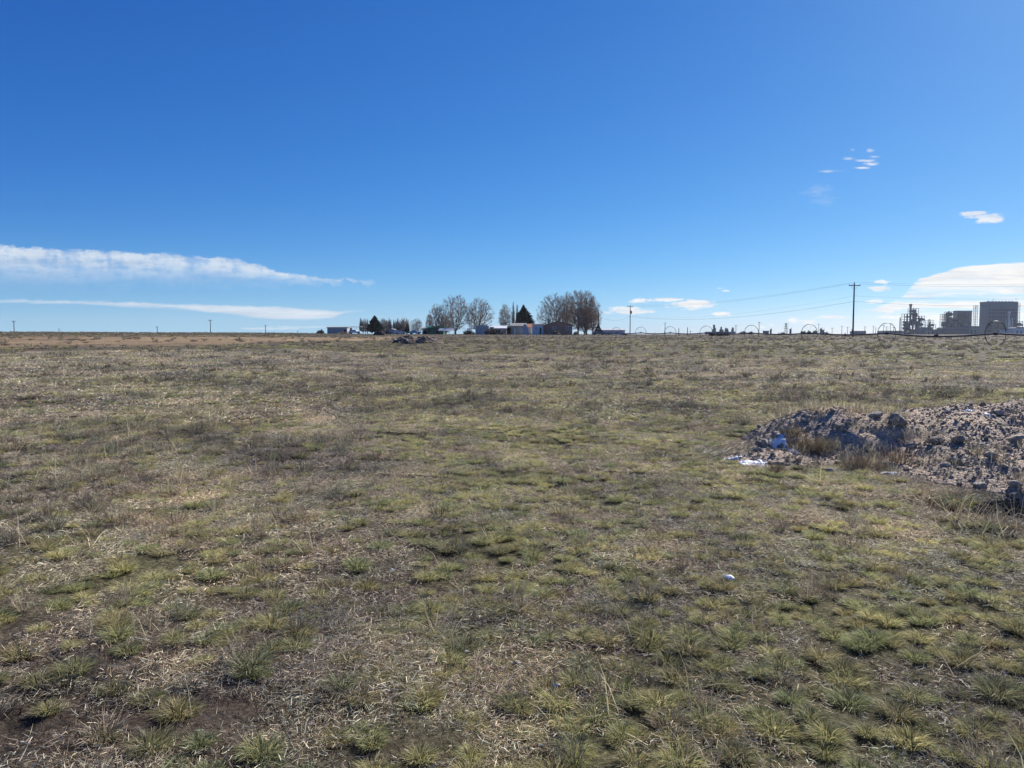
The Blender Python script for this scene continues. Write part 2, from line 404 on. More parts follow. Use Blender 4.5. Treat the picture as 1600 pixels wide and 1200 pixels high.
def bare_at(x, y):
    d = np.sqrt(((x-2.75)/.75)**2+((y-9.1)/.55)**2)+.6*(fbm(x*2, y*2, 91, 3)-.5)
    p = (1-sstep(.6, 1.1, d))
    q = 1-sstep(0, .5, -np.minimum(0, 0*x)+np.sqrt(((x-5.2)/1.9)**2+((y-6.95)/.5)**2)-.6)
    return np.clip(np.maximum(p, q), 0, 1)

# ------------------------------------------------------------------ ground sheet
def build_ground():
    a1 = np.radians(np.arange(-44, 44.01, .2)); a2 = np.radians(np.arange(47, 313.1, 3.5))
    ang = np.concatenate([a1, a2])
    rr = np.concatenate([[.15], np.geomspace(.6, 2600, 720)])
    A, Rr = np.meshgrid(ang, rr)
    x = np.sin(A)*Rr; y = np.cos(A)*Rr; z = ground_z(x, y)
    na = len(ang); nr = len(rr)
    v = np.stack([x, y, z], -1).reshape(-1, 3)
    i, j = np.meshgrid(np.arange(nr-1), np.arange(na), indexing='ij'); jn = (j+1) % na
    f = np.stack([i*na+j, i*na+jn, (i+1)*na+jn, (i+1)*na+j], -1).reshape(-1, 4)[:, ::-1]
    m, nt, b, out = mat_nodes('field_soil')
    ge = nt.nodes.new('ShaderNodeNewGeometry'); P = ge.outputs['Position']
    at_ = nt.nodes.new('ShaderNodeAttribute'); at_.attribute_name = 'Col'
    sp = nt.nodes.new('ShaderNodeSeparateColor'); nt.links.new(at_.outputs['Color'], sp.inputs[0])
    n1 = noise_tex(nt, P, 38, 6, .75); n2 = noise_tex(nt, P, 6, 5, .65); n3 = noise_tex(nt, P, .9, 5, .6)
    base = ramp(nt, n1, [(.34, (.042, .034, .027)), (.50, (.145, .122, .092)), (.60, (.26, .225, .175)), (.68, (.46, .42, .34))])
    big = ramp(nt, n2, [(.32, (.55, .55, .58)), (.68, (1.25, 1.2, 1.15))])
    base = mixc(nt, 1.0, base, big, 'MULTIPLY')
    dirt = ramp(nt, n2, [(.3, (.10, .065, .048)), (.7, (.17, .115, .085))])
    base = mixc(nt, mth(nt, 'MULTIPLY', mth(nt, 'GREATER_THAN', n3, .56), .35), base, dirt)
    g = ramp(nt, n1, [(.36, (.05, .055, .025)), (.52, (.16, .16, .075)), (.66, (.33, .31, .17))])
    base = mixc(nt, mth(nt, 'MULTIPLY', sp.outputs[0], .62), base, g)
    w = ramp(nt, n1, [(.36, (.05, .042, .042)), (.6, (.20, .17, .155))])
    base = mixc(nt, mth(nt, 'MULTIPLY', sp.outputs[2], .7), base, w)
    t = ramp(nt, n2, [(.3, (.22, .145, .09)), (.7, (.50, .38, .25))])
    base = mixc(nt, sp.outputs[1], base, t)
    n4 = noise_tex(nt, P, .11, 6, .7); n5 = noise_tex(nt, P, .5, 5, .75)
    base = mixc(nt, 1.0, base, ramp(nt, n4, [(.36, (.62, .60, .62)), (.62, (.90, .93, .88))]), 'MULTIPLY')
    base = mixc(nt, 1.0, base, ramp(nt, n5, [(.34, (.55, .53, .55)), (.50, (.86, .83, .80)), (.66, (1.12, 1.12, 1.02))]), 'MULTIPLY')
    nt.links.new(base, b.inputs['Base Color']); b.inputs['Roughness'].default_value = .95; b.inputs['Specular IOR Level'].default_value = .1
    h = mth(nt, 'ADD', mth(nt, 'MULTIPLY', n1, .4), n2)
    bump(nt, b, h, 1.0, .05)
    hl = halo(x, y); col = np.stack([green_at(x, y)*(1-hl), np.maximum(tan_at(x, y), .75*hl), weed_at(x, y)], -1).reshape(-1, 3)
    me = mesh_np('field', v, [f], m, True, col)
    o = link('field', me); tag(o, kind='structure'); return o
build_ground()

# ------------------------------------------------------------------ blade factory
def blades(bx, by, bz, az, elev, ln, wd, bend, cbase, ctip):
    """two-segment tapering strips; elev = angle above ground at base, bend = downward turn toward tip (radians)"""
    n = len(bx); e1 = elev; e2 = elev-bend
    d1 = np.stack([np.cos(az)*np.cos(e1), np.sin(az)*np.cos(e1), np.sin(e1)], -1)
    d2 = np.stack([np.cos(az)*np.cos(e2), np.sin(az)*np.cos(e2), np.sin(e2)], -1)
    roll = rng.random(n)*np.pi
    side = np.stack([-np.sin(az), np.cos(az), np.zeros(n)], -1); up = np.cross(d1, side)
    s = side*np.cos(roll)[:, None]*1+up*np.sin(roll)[:, None]
    p0 = np.stack([bx, by, bz], -1); p1 = p0+d1*(ln*.55)[:, None]; p2 = p1+d2*(ln*.45)[:, None]
    w = wd[:, None]/2
    v = np.stack([p0-s*w, p0+s*w, p1-s*w*.8, p1+s*w*.8, p2], 1).reshape(-1, 3)
    b = np.arange(n)[:, None]*5
    q = b+np.array([[0, 1, 3, 2]]); t = b+np.array([[2, 3, 4]])
    cm = (cbase+ctip)/2
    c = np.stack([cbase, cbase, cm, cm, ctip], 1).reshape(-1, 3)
    return v, q, t, c
def join(parts):
    V = []; Q = []; T = []; C = []; o = 0
    for v, q, t, c in parts:
        V.append(v); Q.append(q+o); T.append(t+o); C.append(c); o += len(v)
    return np.concatenate(V), np.concatenate(Q), np.concatenate(T), np.concatenate(C)
def pick(cols, n, jit=.18):
    c = np.array(cols)[rng.integers(0, len(cols), n)]
    return c*(1+jit*(rng.random((n, 1))*2-1))*(1+.06*(rng.random((n, 3))*2-1))
STRAW = [(.70, .66, .58), (.56, .50, .40), (.46, .40, .31), (.34, .28, .22), (.68, .63, .54), (.20, .15, .115), (.28, .225, .18), (.14, .10, .078)]
GREEN = [(.175, .19, .10), (.23, .235, .125), (.29, .28, .165), (.15, .17, .09)]
YEL = [(.60, .57, .36), (.50, .49, .27), (.70, .66, .50), (.42, .43, .22), (.60, .49, .27)]
GREY = [(.21, .185, .15), (.30, .27, .225), (.15, .125, .10), (.38, .345, .29)]
def tuft(n, r, ln, green=1.0, w=.0023):
    a = rng.random(n)*2*np.pi; rad = r*np.sqrt(rng.random(n))*.62
    bx = np.cos(a)*rad; by = np.sin(a)*rad
    az = a+(rng.random(n)-.5)*1.6
    el = np.radians(90-rad/r*62-rng.random(n)*22); el = np.maximum(el, .2)
    L_ = ln*(.5+.6*rng.random(n)); cb = pick(GREEN, n) if green > .5 else pick(GREY, n)
    ct = np.where((rng.random(n) < .6)[:, None], pick(YEL if green > .5 else STRAW, n), cb*1.25)
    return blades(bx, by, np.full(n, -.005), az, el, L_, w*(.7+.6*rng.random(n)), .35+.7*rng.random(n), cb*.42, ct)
def litter(n, r, w=.0034, ln=.055):
    a = rng.random(n)*2*np.pi; rad = r*np.sqrt(rng.random(n)); bx = np.cos(a)*rad; by = np.sin(a)*rad
    az = rng.random(n)*2*np.pi
    el = np.radians(rng.normal(8, 16, n))
    L_ = ln*(.35+1.1*rng.random(n)**1.6); c = pick(STRAW, n, .3)
    return blades(bx, by, .001+.014*rng.random(n)**1.5, az, el, L_, w*(.5+.9*rng.random(n)), rng.normal(.1, .35, n), c, c*1.1)
def twigs(nst, r, ln, cols=GREY, w=.0030):
    parts = []
    a = rng.random(nst)*2*np.pi; el = np.radians(35+50*rng.random(nst)); L_ = ln*(.6+.5*rng.random(nst)); rad = r*.25*rng.random(nst)
    bx = np.cos(a)*rad; by = np.sin(a)*rad; c = pick(cols, nst)
    bend = rng.normal(.15, .25, nst)
    parts.append(blades(bx, by, np.zeros(nst), a, el, L_, np.full(nst, w*1.3), bend, c, c*1.1))
    for k in range(7):
        t = .25+.1*k+.05*rng.random(nst)
        d = np.stack([np.cos(a)*np.cos(el), np.sin(a)*np.cos(el), np.sin(el)], -1)*(L_*t)[:, None]
        parts.append(blades(bx+d[:, 0], by+d[:, 1], d[:, 2]*(1-.1*t), a+rng.normal(0, 1.3, nst), el+rng.normal(-.1, .5, nst), L_*(.25+.3*rng.random(nst)), np.full(nst, w*.8), rng.normal(0, .5, nst), c*.95, c*1.25))
    return join(parts)
def stalks(n, ln):
    a = rng.random(n)*2*np.pi; el = np.radians(20+60*rng.random(n)); c = pick([(.50, .44, .33), (.58, .52, .42), (.30, .22, .15)], n)
    return blades(rng.normal(0, .03, n), rng.normal(0, .03, n), np.zeros(n), a, el, ln*(.5+.8*rng.random(n)), np.full(n, .0032), rng.normal(.3, .3, n), c, c)

M_tuft = veg('grass_blades', (1.10, 1.16, 1.10), .5, .5, .3); M_litter = veg('dead_grass_litter', (1.04, 1.09, 1.08), .22, .6, .25); M_weed = veg('dry_weed_stems', (1.04, 1.09, 1.08), .2, .7, .15)
def proto_coll(name, specs, mat):
    c = bpy.data.collections.new(name)
    for i, (v, q, t, col) in enumerate(specs):
        me = mesh_np(name, v, [q, t], mat, False, col); o = bpy.data.objects.new(name+'_piece', me); c.objects.link(o)
    return c
def scatter(name, coll, pts, yaw, scl, tilt=None, label=None, cat=None, z_off=0.0, nproto=4, parent=None):
    n = len(pts); me = bpy.data.meshes.new(name); me.vertices.add(n); me.vertices.foreach_set('co', np.asarray(pts, np.float32).ravel())
    rot = np.zeros((n, 3), np.float32); rot[:, 2] = yaw
    if tilt is not None: rot[:, 0] = tilt[:, 0]; rot[:, 1] = tilt[:, 1]
    a = me.attributes.new('rot', 'FLOAT_VECTOR', 'POINT'); a.data.foreach_set('vector', rot.ravel())
    s = np.asarray(scl, np.float32)
    if s.ndim == 1: s = np.stack([s, s, s], -1)
    a = me.attributes.new('scl', 'FLOAT_VECTOR', 'POINT'); a.data.foreach_set('vector', s.ravel())
    a = me.attributes.new('idx', 'INT', 'POINT'); a.data.foreach_set('value', rng.integers(0, nproto, n).astype(np.int32))
    me.update(); o = link(name, me, parent)
    ng = bpy.data.node_groups.new(name+'_nodes', 'GeometryNodeTree')
    ng.interface.new_socket('Geometry', in_out='INPUT', socket_type='NodeSocketGeometry'); ng.interface.new_socket('Geometry', in_out='OUTPUT', socket_type='NodeSocketGeometry')
    N = ng.nodes; L = ng.links; gi = N.new('NodeGroupInput'); go = N.new('NodeGroupOutput')
    ip = N.new('GeometryNodeInstanceOnPoints'); ci = N.new('GeometryNodeCollectionInfo'); ci.inputs['Collection'].default_value = coll
    ci.inputs['Separate Children'].default_value = True; ci.inputs['Reset Children'].default_value = True
    def na(nm, t):
        q = N.new('GeometryNodeInputNamedAttribute'); q.data_type = t; q.inputs['Name'].default_value = nm; return q.outputs['Attribute']
    L.new(gi.outputs[0], ip.inputs['Points']); L.new(ci.outputs[0], ip.inputs['Instance']); ip.inputs['Pick Instance'].default_value = True
    L.new(na('idx', 'INT'), ip.inputs['Instance Index']); L.new(na('rot', 'FLOAT_VECTOR'), ip.inputs['Rotation']); L.new(na('scl', 'FLOAT_VECTOR'), ip.inputs['Scale'])
    L.new(ip.outputs[0], go.inputs[0])
    md = o.modifiers.new('scatter', 'NODES'); md.node_group = ng
    tag(o, label, cat, None, 'stuff'); return o
def fan(n, r0, r1, half=43, power=2.0):
    r = (r0**power+(r1**power-r0**power)*rng.random(n))**(1/power); a = np.radians(half)*(rng.random(n)*2-1)
    return np.sin(a)*r, np.cos(a)*r
def off_pile(x, y, keep=.0):
    m = (pile_h(x, y) < .02) & (pit(x, y) > -.12)
    return m | (rng.random(len(x)) < keep)

def spaced(x, y, d):
    """keep points no closer than about d (one per jittered cell)"""
    key = np.floor(x/d).astype(np.int64)*100003+np.floor(y/d).astype(np.int64); _, i = np.unique(key, return_index=True); return i
def build_grass():
    # dead litter
    cl = proto_coll('dead_litter', [litter(1750, .30, .0021, .042) for _ in range(4)], M_litter)
    cl2 = proto_coll('dead_litter_coarse', [litter(520, .55, .0065, .065) for _ in range(3)], M_litter)
    x1, y1 = fan(3200, .8, 13.5); x2, y2 = fan(5200, 12, 38)
    m = off_pile(x1, y1, .03); x1 = x1[m]; y1 = y1[m]
    m = (rng.random(len(x1)) < .20+.42*sstep(.38, .58, fbm(x1/1.3, y1/1.3, 55, 3))) & (rng.random(len(x1)) > .9*halo(x1, y1)); x1 = x1[m]; y1 = y1[m]
    scatter('dead_grass_litter', cl, np.stack([x1, y1, ground_z(x1, y1)], -1), rng.random(len(x1))*6.3, .75+.6*rng.random(len(x1)),
            label='pale dead grass litter lying over the nearest part of the field', cat='grass')
    m = off_pile(x2, y2); x2 = x2[m]; y2 = y2[m]
    scatter('dead_grass_litter', cl2, np.stack([x2, y2, ground_z(x2, y2)], -1), rng.random(len(x2))*6.3, .8+.7*rng.random(len(x2)), nproto=3,
            label='dead straw litter thinning out across the middle of the field', cat='grass')
    # green bunch grass
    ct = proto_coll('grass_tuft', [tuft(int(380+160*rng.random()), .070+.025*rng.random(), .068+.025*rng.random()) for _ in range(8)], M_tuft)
    x, y = fan(44000, 1.2, 22); a_ = R(-7); q = x*math.cos(a_)-y*math.sin(a_); w_ = y*math.cos(a_)+x*math.sin(a_)      # sown rows running away to the farm
    qs = np.round(q/.19)*.19+rng.normal(0, .025, len(q)); q = np.where(rng.random(len(q)) < .7*sstep(-2.5, .5, x), qs, q); x = q*math.cos(a_)+w_*math.sin(a_); y = w_*math.cos(a_)-q*math.sin(a_)
    m = y > 1; x = x[m]; y = y[m]; k_ = spaced(x, y, .115); x = x[k_]; y = y[k_]; g = green_at(x, y); m = (rng.random(len(x)) < (.34+.50*g)*(1-.28*sstep(8, 20, y))*(1-.25*(1-sstep(0, 600, 800+FPX*x/y)))) & off_pile(x, y, .02) & (rng.random(len(x)) > halo(x, y)); x = x[m]; y = y[m]
    s = .60+.52*rng.random(len(x))**1.4
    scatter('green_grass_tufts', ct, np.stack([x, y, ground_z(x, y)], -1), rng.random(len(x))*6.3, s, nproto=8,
            label='green and yellow bunchgrass tufts growing over the near field', cat='grass')
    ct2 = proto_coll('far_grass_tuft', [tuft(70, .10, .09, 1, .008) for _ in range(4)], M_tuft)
    x, y = fan(32000, 18, 90, power=1.4); g = green_at(x, y); m = (rng.random(len(x)) < (.20+.36*g)*(1-.7*sstep(25, 60, y))) & off_pile(x, y) & (tan_at(x, y) < .3); x = x[m]; y = y[m]
    s = (.7+.7*rng.random(len(x)))*(1+np.hypot(x, y)/60)
    scatter('green_grass_tufts', ct2, np.stack([x, y, ground_z(x, y)], -1), rng.random(len(x))*6.3, np.stack([s, s, s*.65], -1),
            label='olive green grass tufts beyond the dirt mound', cat='grass')
    # grey dead bunches and weeds
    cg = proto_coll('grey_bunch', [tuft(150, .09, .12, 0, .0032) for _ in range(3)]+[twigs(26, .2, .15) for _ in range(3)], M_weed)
    x, y = fan(8500, 1.2, 20); g = weed_at(x, y); m = (rng.random(len(x)) < .14+.8*g) & off_pile(x, y, .1); x = x[m]; y = y[m]
    s = .48+.58*rng.random(len(x)); s = s*np.where((x > 3) & (x < 7.5) & (y > 4.9) & (y < 8), .5, 1)
    scatter('dry_weeds', cg, np.stack([x, y, ground_z(x, y)], -1), rng.random(len(x))*6.3, s, nproto=6,
            label='grey brown dead weeds and twiggy stems over the near field', cat='weeds')
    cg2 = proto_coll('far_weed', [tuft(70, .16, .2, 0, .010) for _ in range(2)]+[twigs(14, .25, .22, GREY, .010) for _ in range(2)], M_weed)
    x, y = fan(24000, 16, 230, power=1.25); g = weed_at(x, y); m = (rng.random(len(x)) < .12+.8*g) & off_pile(x, y) & (rng.random(len(x)) > .7*tan_at(x, y)); x = x[m]; y = y[m]
    d = np.hypot(x, y); s = (.6+.6*rng.random(len(x)))*(1+d/110)
    s = s*(1-.45*sstep(50, 160, d))
    scatter('dry_weeds', cg2, np.stack([x, y, ground_z(x, y)], -1), rng.random(len(x))*6.3, np.stack([s, s, s*.7], -1),
            label='low grey weeds over the far field up to the skyline', cat='weeds')
    cm = proto_coll('mound_twigs', [twigs(9, .3, .13, GREY+STRAW[:3], .0024) for _ in range(4)], M_weed)
    x = rng.uniform(2.6, 9.5, 2600); y = rng.uniform(6.9, 10.8, 2600); h_ = pile_h(x, y); m = (h_ > -.01) & (rng.random(len(x)) < np.where(x < 3.75, .12, np.where(h_ < .12, .45, np.where(x < 5.0, .40, .03)))); x = x[m]; y = y[m]
    scatter('mound_twigs', cm, np.stack([x, y, surf_z(x, y)], -1), rng.random(len(x))*6.3, .5+.8*rng.random(len(x)),
            label='dry twigs and roots sticking out of the dirt mound', cat='twigs')
    cs = proto_coll('straw_stalks', [stalks(6, .22) for _ in range(4)], M_litter)
    x, y = fan(1100, 1.5, 18); m = off_pile(x, y, .3); x = x[m]; y = y[m]
    scatter('straw_stalks', cs, np.stack([x, y, ground_z(x, y)], -1), rng.random(len(x))*6.3, .5+.9*rng.random(len(x)),
            label='long pale straw stalks leaning singly among the grass', cat='grass')
build_grass()

# ------------------------------------------------------------------ near dirt mound, stones, snow
def build_pile():
    xs = np.arange(1.9, 11.2, .03); ys = np.arange(6.6, 12.6, .03); x, y = np.meshgrid(xs, ys)
    z = ground_z(x, y)*1.0+pile_h(x, y); nx = len(xs); ny = len(ys)
    i, j = np.meshgrid(np.arange(ny-1), np.arange(nx-1), indexing='ij')
    f = np.stack([i*nx+j, i*nx+j+1, (i+1)*nx+j+1, (i+1)*nx+j], -1).reshape(-1, 4)
    P = pile_h(x, y).ravel() > -.1
    f = f[P[f].any(1)]
    used = np.unique(f); mp = np.full(nx*ny, -1); mp[used] = np.arange(len(used))
    v = np.stack([x, y, z], -1).reshape(-1, 3)[used]
    m, nt, b, out = mat_nodes('mound_dirt')
    ge = nt.nodes.new('ShaderNodeNewGeometry'); Pn = ge.outputs['Position']
    n1 = noise_tex(nt, Pn, 30, 7, .75); n2 = noise_tex(nt, Pn, 2.2, 4, .6)
    vo = nt.nodes.new('ShaderNodeTexVoronoi'); nt.links.new(Pn, vo.inputs['Vector']); vo.inputs['Scale'].default_value = 26; vo.inputs['Randomness'].default_value = 1
    c = ramp(nt, n1, [(.32, (.17, .13, .10)), (.5, (.50, .42, .335)), (.62, (.60, .52, .43)), (.72, (.68, .62, .54))])
    c = mixc(nt, 1.0, c, ramp(nt, n2, [(.35, (.75, .74, .76)), (.65, (1.25, 1.15, 1.08))]), 'MULTIPLY')
    nt.links.new(c, b.inputs['Base Color']); b.inputs['Roughness'].default_value = .95; b.inputs['Specular IOR Level'].default_value = .1
    h = mth(nt, 'ADD', mth(nt, 'MULTIPLY', vo.outputs['Distance'], -1.2), mth(nt, 'MULTIPLY', n1, 1.2)); bump(nt, b, h, 1.0, .03)
    me = mesh_np('dirt_mound', v, [mp[f]], m, False)
    o = link('dirt_mound', me); tag(o, 'long brown mound of dug dirt and rubble at the right of the field', 'dirt mound')
    return o
build_pile()
def rock_mesh(seed, sub=2, cuts=9, mat=None, rough=.06):
    r = random.Random(seed); bm = bmesh.new(); bmesh.ops.create_icosphere(bm, subdivisions=sub, radius=1)
    pl = [(Vector((r.gauss(0, 1), r.gauss(0, 1), r.gauss(0, 1))).normalized(), .5+.35*r.random()) for _ in range(cuts)]
    for v in bm.verts:
        for n, t in pl:
            d = v.co.dot(n)
            if d > t: v.co -= n*(d-t)
        v.co += Vector((r.gauss(0, 1), r.gauss(0, 1), r.gauss(0, 1)))*rough*.35
    me = bpy.data.meshes.new('stone'); bm.to_mesh(me); bm.free(); me.materials.append(mat); return me
def rock_mat(name, c):
    m, nt, b, out = mat_nodes(name); tc = nt.nodes.new('ShaderNodeTexCoord'); n = noise_tex(nt, tc.outputs['Object'], 2.2, 8, .7); oi = nt.nodes.new('ShaderNodeObjectInfo')
    col = ramp(nt, n, [(.3, tuple(a*.5 for a in c)), (.55, c), (.72, tuple(min(1, a*1.5) for a in c))])
    col = mixc(nt, 1.0, col, ramp(nt, oi.outputs['Random'], [(0, (.65, .62, .6)), (.5, (1, .97, .93)), (1, (1.35, 1.3, 1.25))]), 'MULTIPLY')
    nt.links.new(col, b.inputs['Base Color']); b.inputs['Roughness'].default_value = .9; b.inputs['Specular IOR Level'].default_value = .2; bump(nt, b, n, .8, .15); return m
M_rock = rock_mat('stone', (.54, .50, .45)); M_rockd = rock_mat('clod', (.56, .48, .39)); M_rockp = rock_mat('pale_stone', (.58, .55, .50))
def build_rocks():
    big = [ # px, py(bottom), width px, height px, mat, label
        (1402, 664, 34, 20, M_rock, 'largest grey boulder lying on the ridge where the two mounds meet'),
        (1368, 652, 30, 11, M_rockp, 'pale flat stone on the ridge left of the largest boulder'),
        (1226, 676, 20, 13, M_rock, 'rounded grey stone just above the big snow patch'),
        (1244, 668, 16, 14, M_rock, 'upright grey stone second in the row above the big snow patch'),
        (1260, 660, 17, 10, M_rock, 'grey stone at the top of the row above the big snow patch'),
        (1196, 697, 20, 14, M_rock, 'dark grey stone left of the big snow patch'),
        (1302, 645, 13, 8, M_rockp, 'small pale stone sitting highest on the left mound'),
        (1315, 674, 15, 9, M_rock, 'blue grey stone in the middle of the left mound'),
        (1295, 740, 20, 10, M_rock, 'flat grey stone at the dark foot of the left mound'),
        (1384, 745, 18, 9, M_rockp, 'frosted pale stone at the foot between the mounds'),
        (1533, 764, 31, 16, M_rockp, 'large pale stone low on the right mound above the hole'),
        (1529, 783, 15, 11, M_rock, 'grey stone on the rim of the hole below the large pale stone'),
        (1575, 782, 15, 5, M_rockp, 'flat white stone on the rim of the hole at the right edge'),
        (1541, 724, 14, 9, M_rock, 'rounded grey stone halfway down the right mound'),
        (1573, 732, 16, 9, M_rock, 'grey stone in the pair near the right edge of the mound'),
        (1590, 739, 13, 9, M_rock, 'rounded stone beside the pair near the right edge of the mound'),
        (1566, 650, 22, 11, M_rock, 'tan stone among the white stones on top of the right mound'),
        (1553, 648, 14, 9, M_rockp, 'pale stone left of the tan stone on top of the right mound'),
        (1480, 643, 18, 7, M_rock, 'grey slab at the left end of the right mound top'),
        (1538, 634, 12, 9, M_rock, 'dark stone standing on the crest of the right mound'),
        (1588, 690, 36, 14, M_rockd, 'long brown clod below the hollow of the right mound'),
        (1425, 702, 30, 10, M_rockp, 'pale slab of hard dirt below the largest boulder'),
        (1465, 694, 34, 14, M_rockd, 'broad tan clod in the middle of the right mound'),
        (1500, 692, 20, 14, M_rockd, 'angular clod right of the broad tan clod'),
        (1283, 697, 12, 8, M_rock, 'little grey stone below the brown weed on the left mound'),
        (1215, 727, 26, 9, M_rockd, 'flat brown clod between the snow patches'),
    ]
    for k, (px, py, w, h, m, lab) in enumerate(big):
        x, y, z = hit(px, py); d = y*math.cos(PITCH)+0.05
        sx = .92*w/2/FPX*d; sz = h/2/FPX*d
        o = link('stone', rock_mesh(100+k, 3, 12, m, .03)); o.location = (x, y+.02, z+sz*.55); o.scale = (sx*1.1, sx*(.6+.3*random.random()), sz*1.15)
        o.rotation_euler = (random.uniform(-.2, .2), random.uniform(-.35, .35), random.uniform(-.4, .4)); tag(o, lab, 'stone')
    protos = [rock_mesh(300+k, 2, 9, M_rock if k % 2 else M_rockd, .04) for k in range(6)]
    n = 0
    while n < 170:
        x = random.uniform(2.7, 9.5); y = random.uniform(7.0, 10.6); ph = float(pile_h(x, y))
        if ph < .03: continue
        left = x < 5.0
        if not left and random.random() < .35: continue
        s = random.choice([.014, .016, .02, .026, .034, .055])*random.uniform(.8, 1.3)
        o = link('small_stone', protos[random.randrange(6)]); o.location = (x, y, float(surf_z(x, y))+s*.35)
        o.scale = (s*1.2, s*.9, s*.6); o.rotation_euler = (random.uniform(-.5, .5), random.uniform(-.5, .5), random.uniform(0, 6.3))
        if left: tag(o, 'small stone among the loose rubble of the dark left mound', 'stone', 'small stones over the left mound')
        else: tag(o, 'small stone among the loose dirt of the pale right mound', 'stone', 'small stones over the right mound')
        n += 1
    c = bpy.data.collections.new('pebbles')
    for k in range(5): c.objects.link(bpy.data.objects.new('pebble_piece', rock_mesh(500+k, 1, 5, [M_rock, M_rockd, M_rockd, M_rockp, M_rockd][k], .08)))
    x = rng.uniform(2.3, 10.5, 60000); y = rng.uniform(6.7, 12, 60000); m = pile_h(x, y) > .012; x = x[m]; y = y[m]
    k = rng.random(len(x)) < .3+.7*sstep(.40, .58, fbm(x*1.1, y*1.1, 99, 4)); x = x[k]; y = y[k]
    s = .004+.015*rng.random(len(x))**3.2
    x2 = rng.uniform(2.3, 10.5, 1500); y2 = rng.uniform(6.7, 11.5, 1500); m2 = pile_h(x2, y2) > .012; x2 = x2[m2]; y2 = y2[m2]; s2 = .012+.022*rng.random(len(x2))**2
    x = np.concatenate([x, x2]); y = np.concatenate([y, y2]); s = np.concatenate([s, s2])
    scatter('gravel', c, np.stack([x, y, surf_z(x, y)+s*.3], -1), rng.random(len(x))*6.3, np.stack([s*1.2, s, s*.8], -1), tilt=rng.normal(0, .5, (len(x), 2)), nproto=5,
            label='loose gravel and dirt crumbs covering the mound', cat='gravel')
build_rocks()
def snow_mat():
    m, nt, b, out = mat_nodes('old_snow'); tc = nt.nodes.new('ShaderNodeTexCoord'); n = noise_tex(nt, tc.outputs['Object'], 14, 5)
    nt.links.new(ramp(nt, n, [(.3, (.74, .77, .82)), (.6, (.86, .88, .90))]), b.inputs['Base Color']); b.inputs['Roughness'].default_value = .6
    b.inputs['Subsurface Weight'].default_value = .0; bump(nt, b, n, .4, .01); return m
M_snow = snow_mat()
def snow_patch(px, py, wpx, hpx, label, seed, tongues=True, group=None):
    cx, cy, _ = hit(px, py); w = wpx/FPX*cy
    d = .8*max(.05, abs(hit(px, py-hpx/2)[1]-hit(px, py+hpx/2)[1]))
    n = 44; g = np.linspace(-1.15, 1.15, n); a, b_ = np.meshgrid(g, g); x = cx+a*w/2; y = cy+b_*d/2
    r = np.sqrt(a*a+b_*b_)+1.7*(fbm(a*2.6+seed*9, b_*2.6, seed, 4)-.47)
    th = .018*np.clip(1.0-r, -1, 1)+.006*(fbm(a*8, b_*8, seed+3, 2)-.5)
    z = surf_z(x, y)+np.where(r < 1, th, -.03)+.004
    i, j = np.meshgrid(np.arange(n-1), np.arange(n-1), indexing='ij'); f = np.stack([i*n+j, i*n+j+1, (i+1)*n+j+1, (i+1)*n+j], -1).reshape(-1, 4)
    ok = (r.ravel() < 1.0); f = f[ok[f].sum(1) >= 2]
    us = np.unique(f); mp = np.full(n*n, -1); mp[us] = np.arange(len(us)); v = np.stack([x, y, z], -1).reshape(-1, 3)[us]
    o = link('snow_patch', mesh_np('snow_patch', v, [mp[f]], M_snow, True)); tag(o, label, 'snow patch', group)
snow_patch(1217, 688, 27, 25, 'bluish white snow patch below the row of grey stones', 1)
snow_patch(1238, 706, 16, 8, 'small snow patch beside the brown clod on the left mound', 2)
snow_patch(1168, 724, 28, 13, 'snow patch at the left foot of the mound beside the straw', 3)
snow_patch(1190, 726, 17, 15, 'forked snow patch right of the one beside the straw', 4)
snow_patch(1147, 718, 22, 6, 'thin snow streak at the far left foot of the mound', 5)
snow_patch(1201, 740, 7, 8, 'smallest snow patch at the dark foot of the left mound', 6)
snow_patch(1390, 741, 22, 5, 'thin frosty snow streak at the foot between the mounds', 7)
snow_patch(1515, 643, 20, 1.6, 'bright snow streak along the top of the right mound', 8)
snow_patch(1545, 650, 12, 3, 'snow patch between the stones on top of the right mound', 9)
def lump(px, py, w, label, k, mat=None):
    x, y, z = hit(px, py); s = w/2/FPX*y
    o = link('snow_lump', rock_mesh(700+k, 3, 6, mat or M_snow, .02)); o.location = (x, y, z+.03+s*.3); o.scale = (s*1.2, s, s*.75); tag(o, label, 'snow lump')
lump(1133, 910, 9, 'white lump of snow in the grass left of its longer neighbour', 1); lump(1141, 913, 13, 'longer white lump of snow right of its small neighbour', 2)
lump(870, 1084, 14, 'grey white lump among the tufts at the bottom centre', 3, M_rockp); lump(729, 1031, 9, 'small grey white lump left of the bottom centre tufts', 4, M_rock)
lump(808, 1048, 12, 'dull grey lump in a shaded hollow near the bottom centre', 5, M_rock); lump(612, 899, 6, 'tiny pale lump in the grass left of centre', 6)

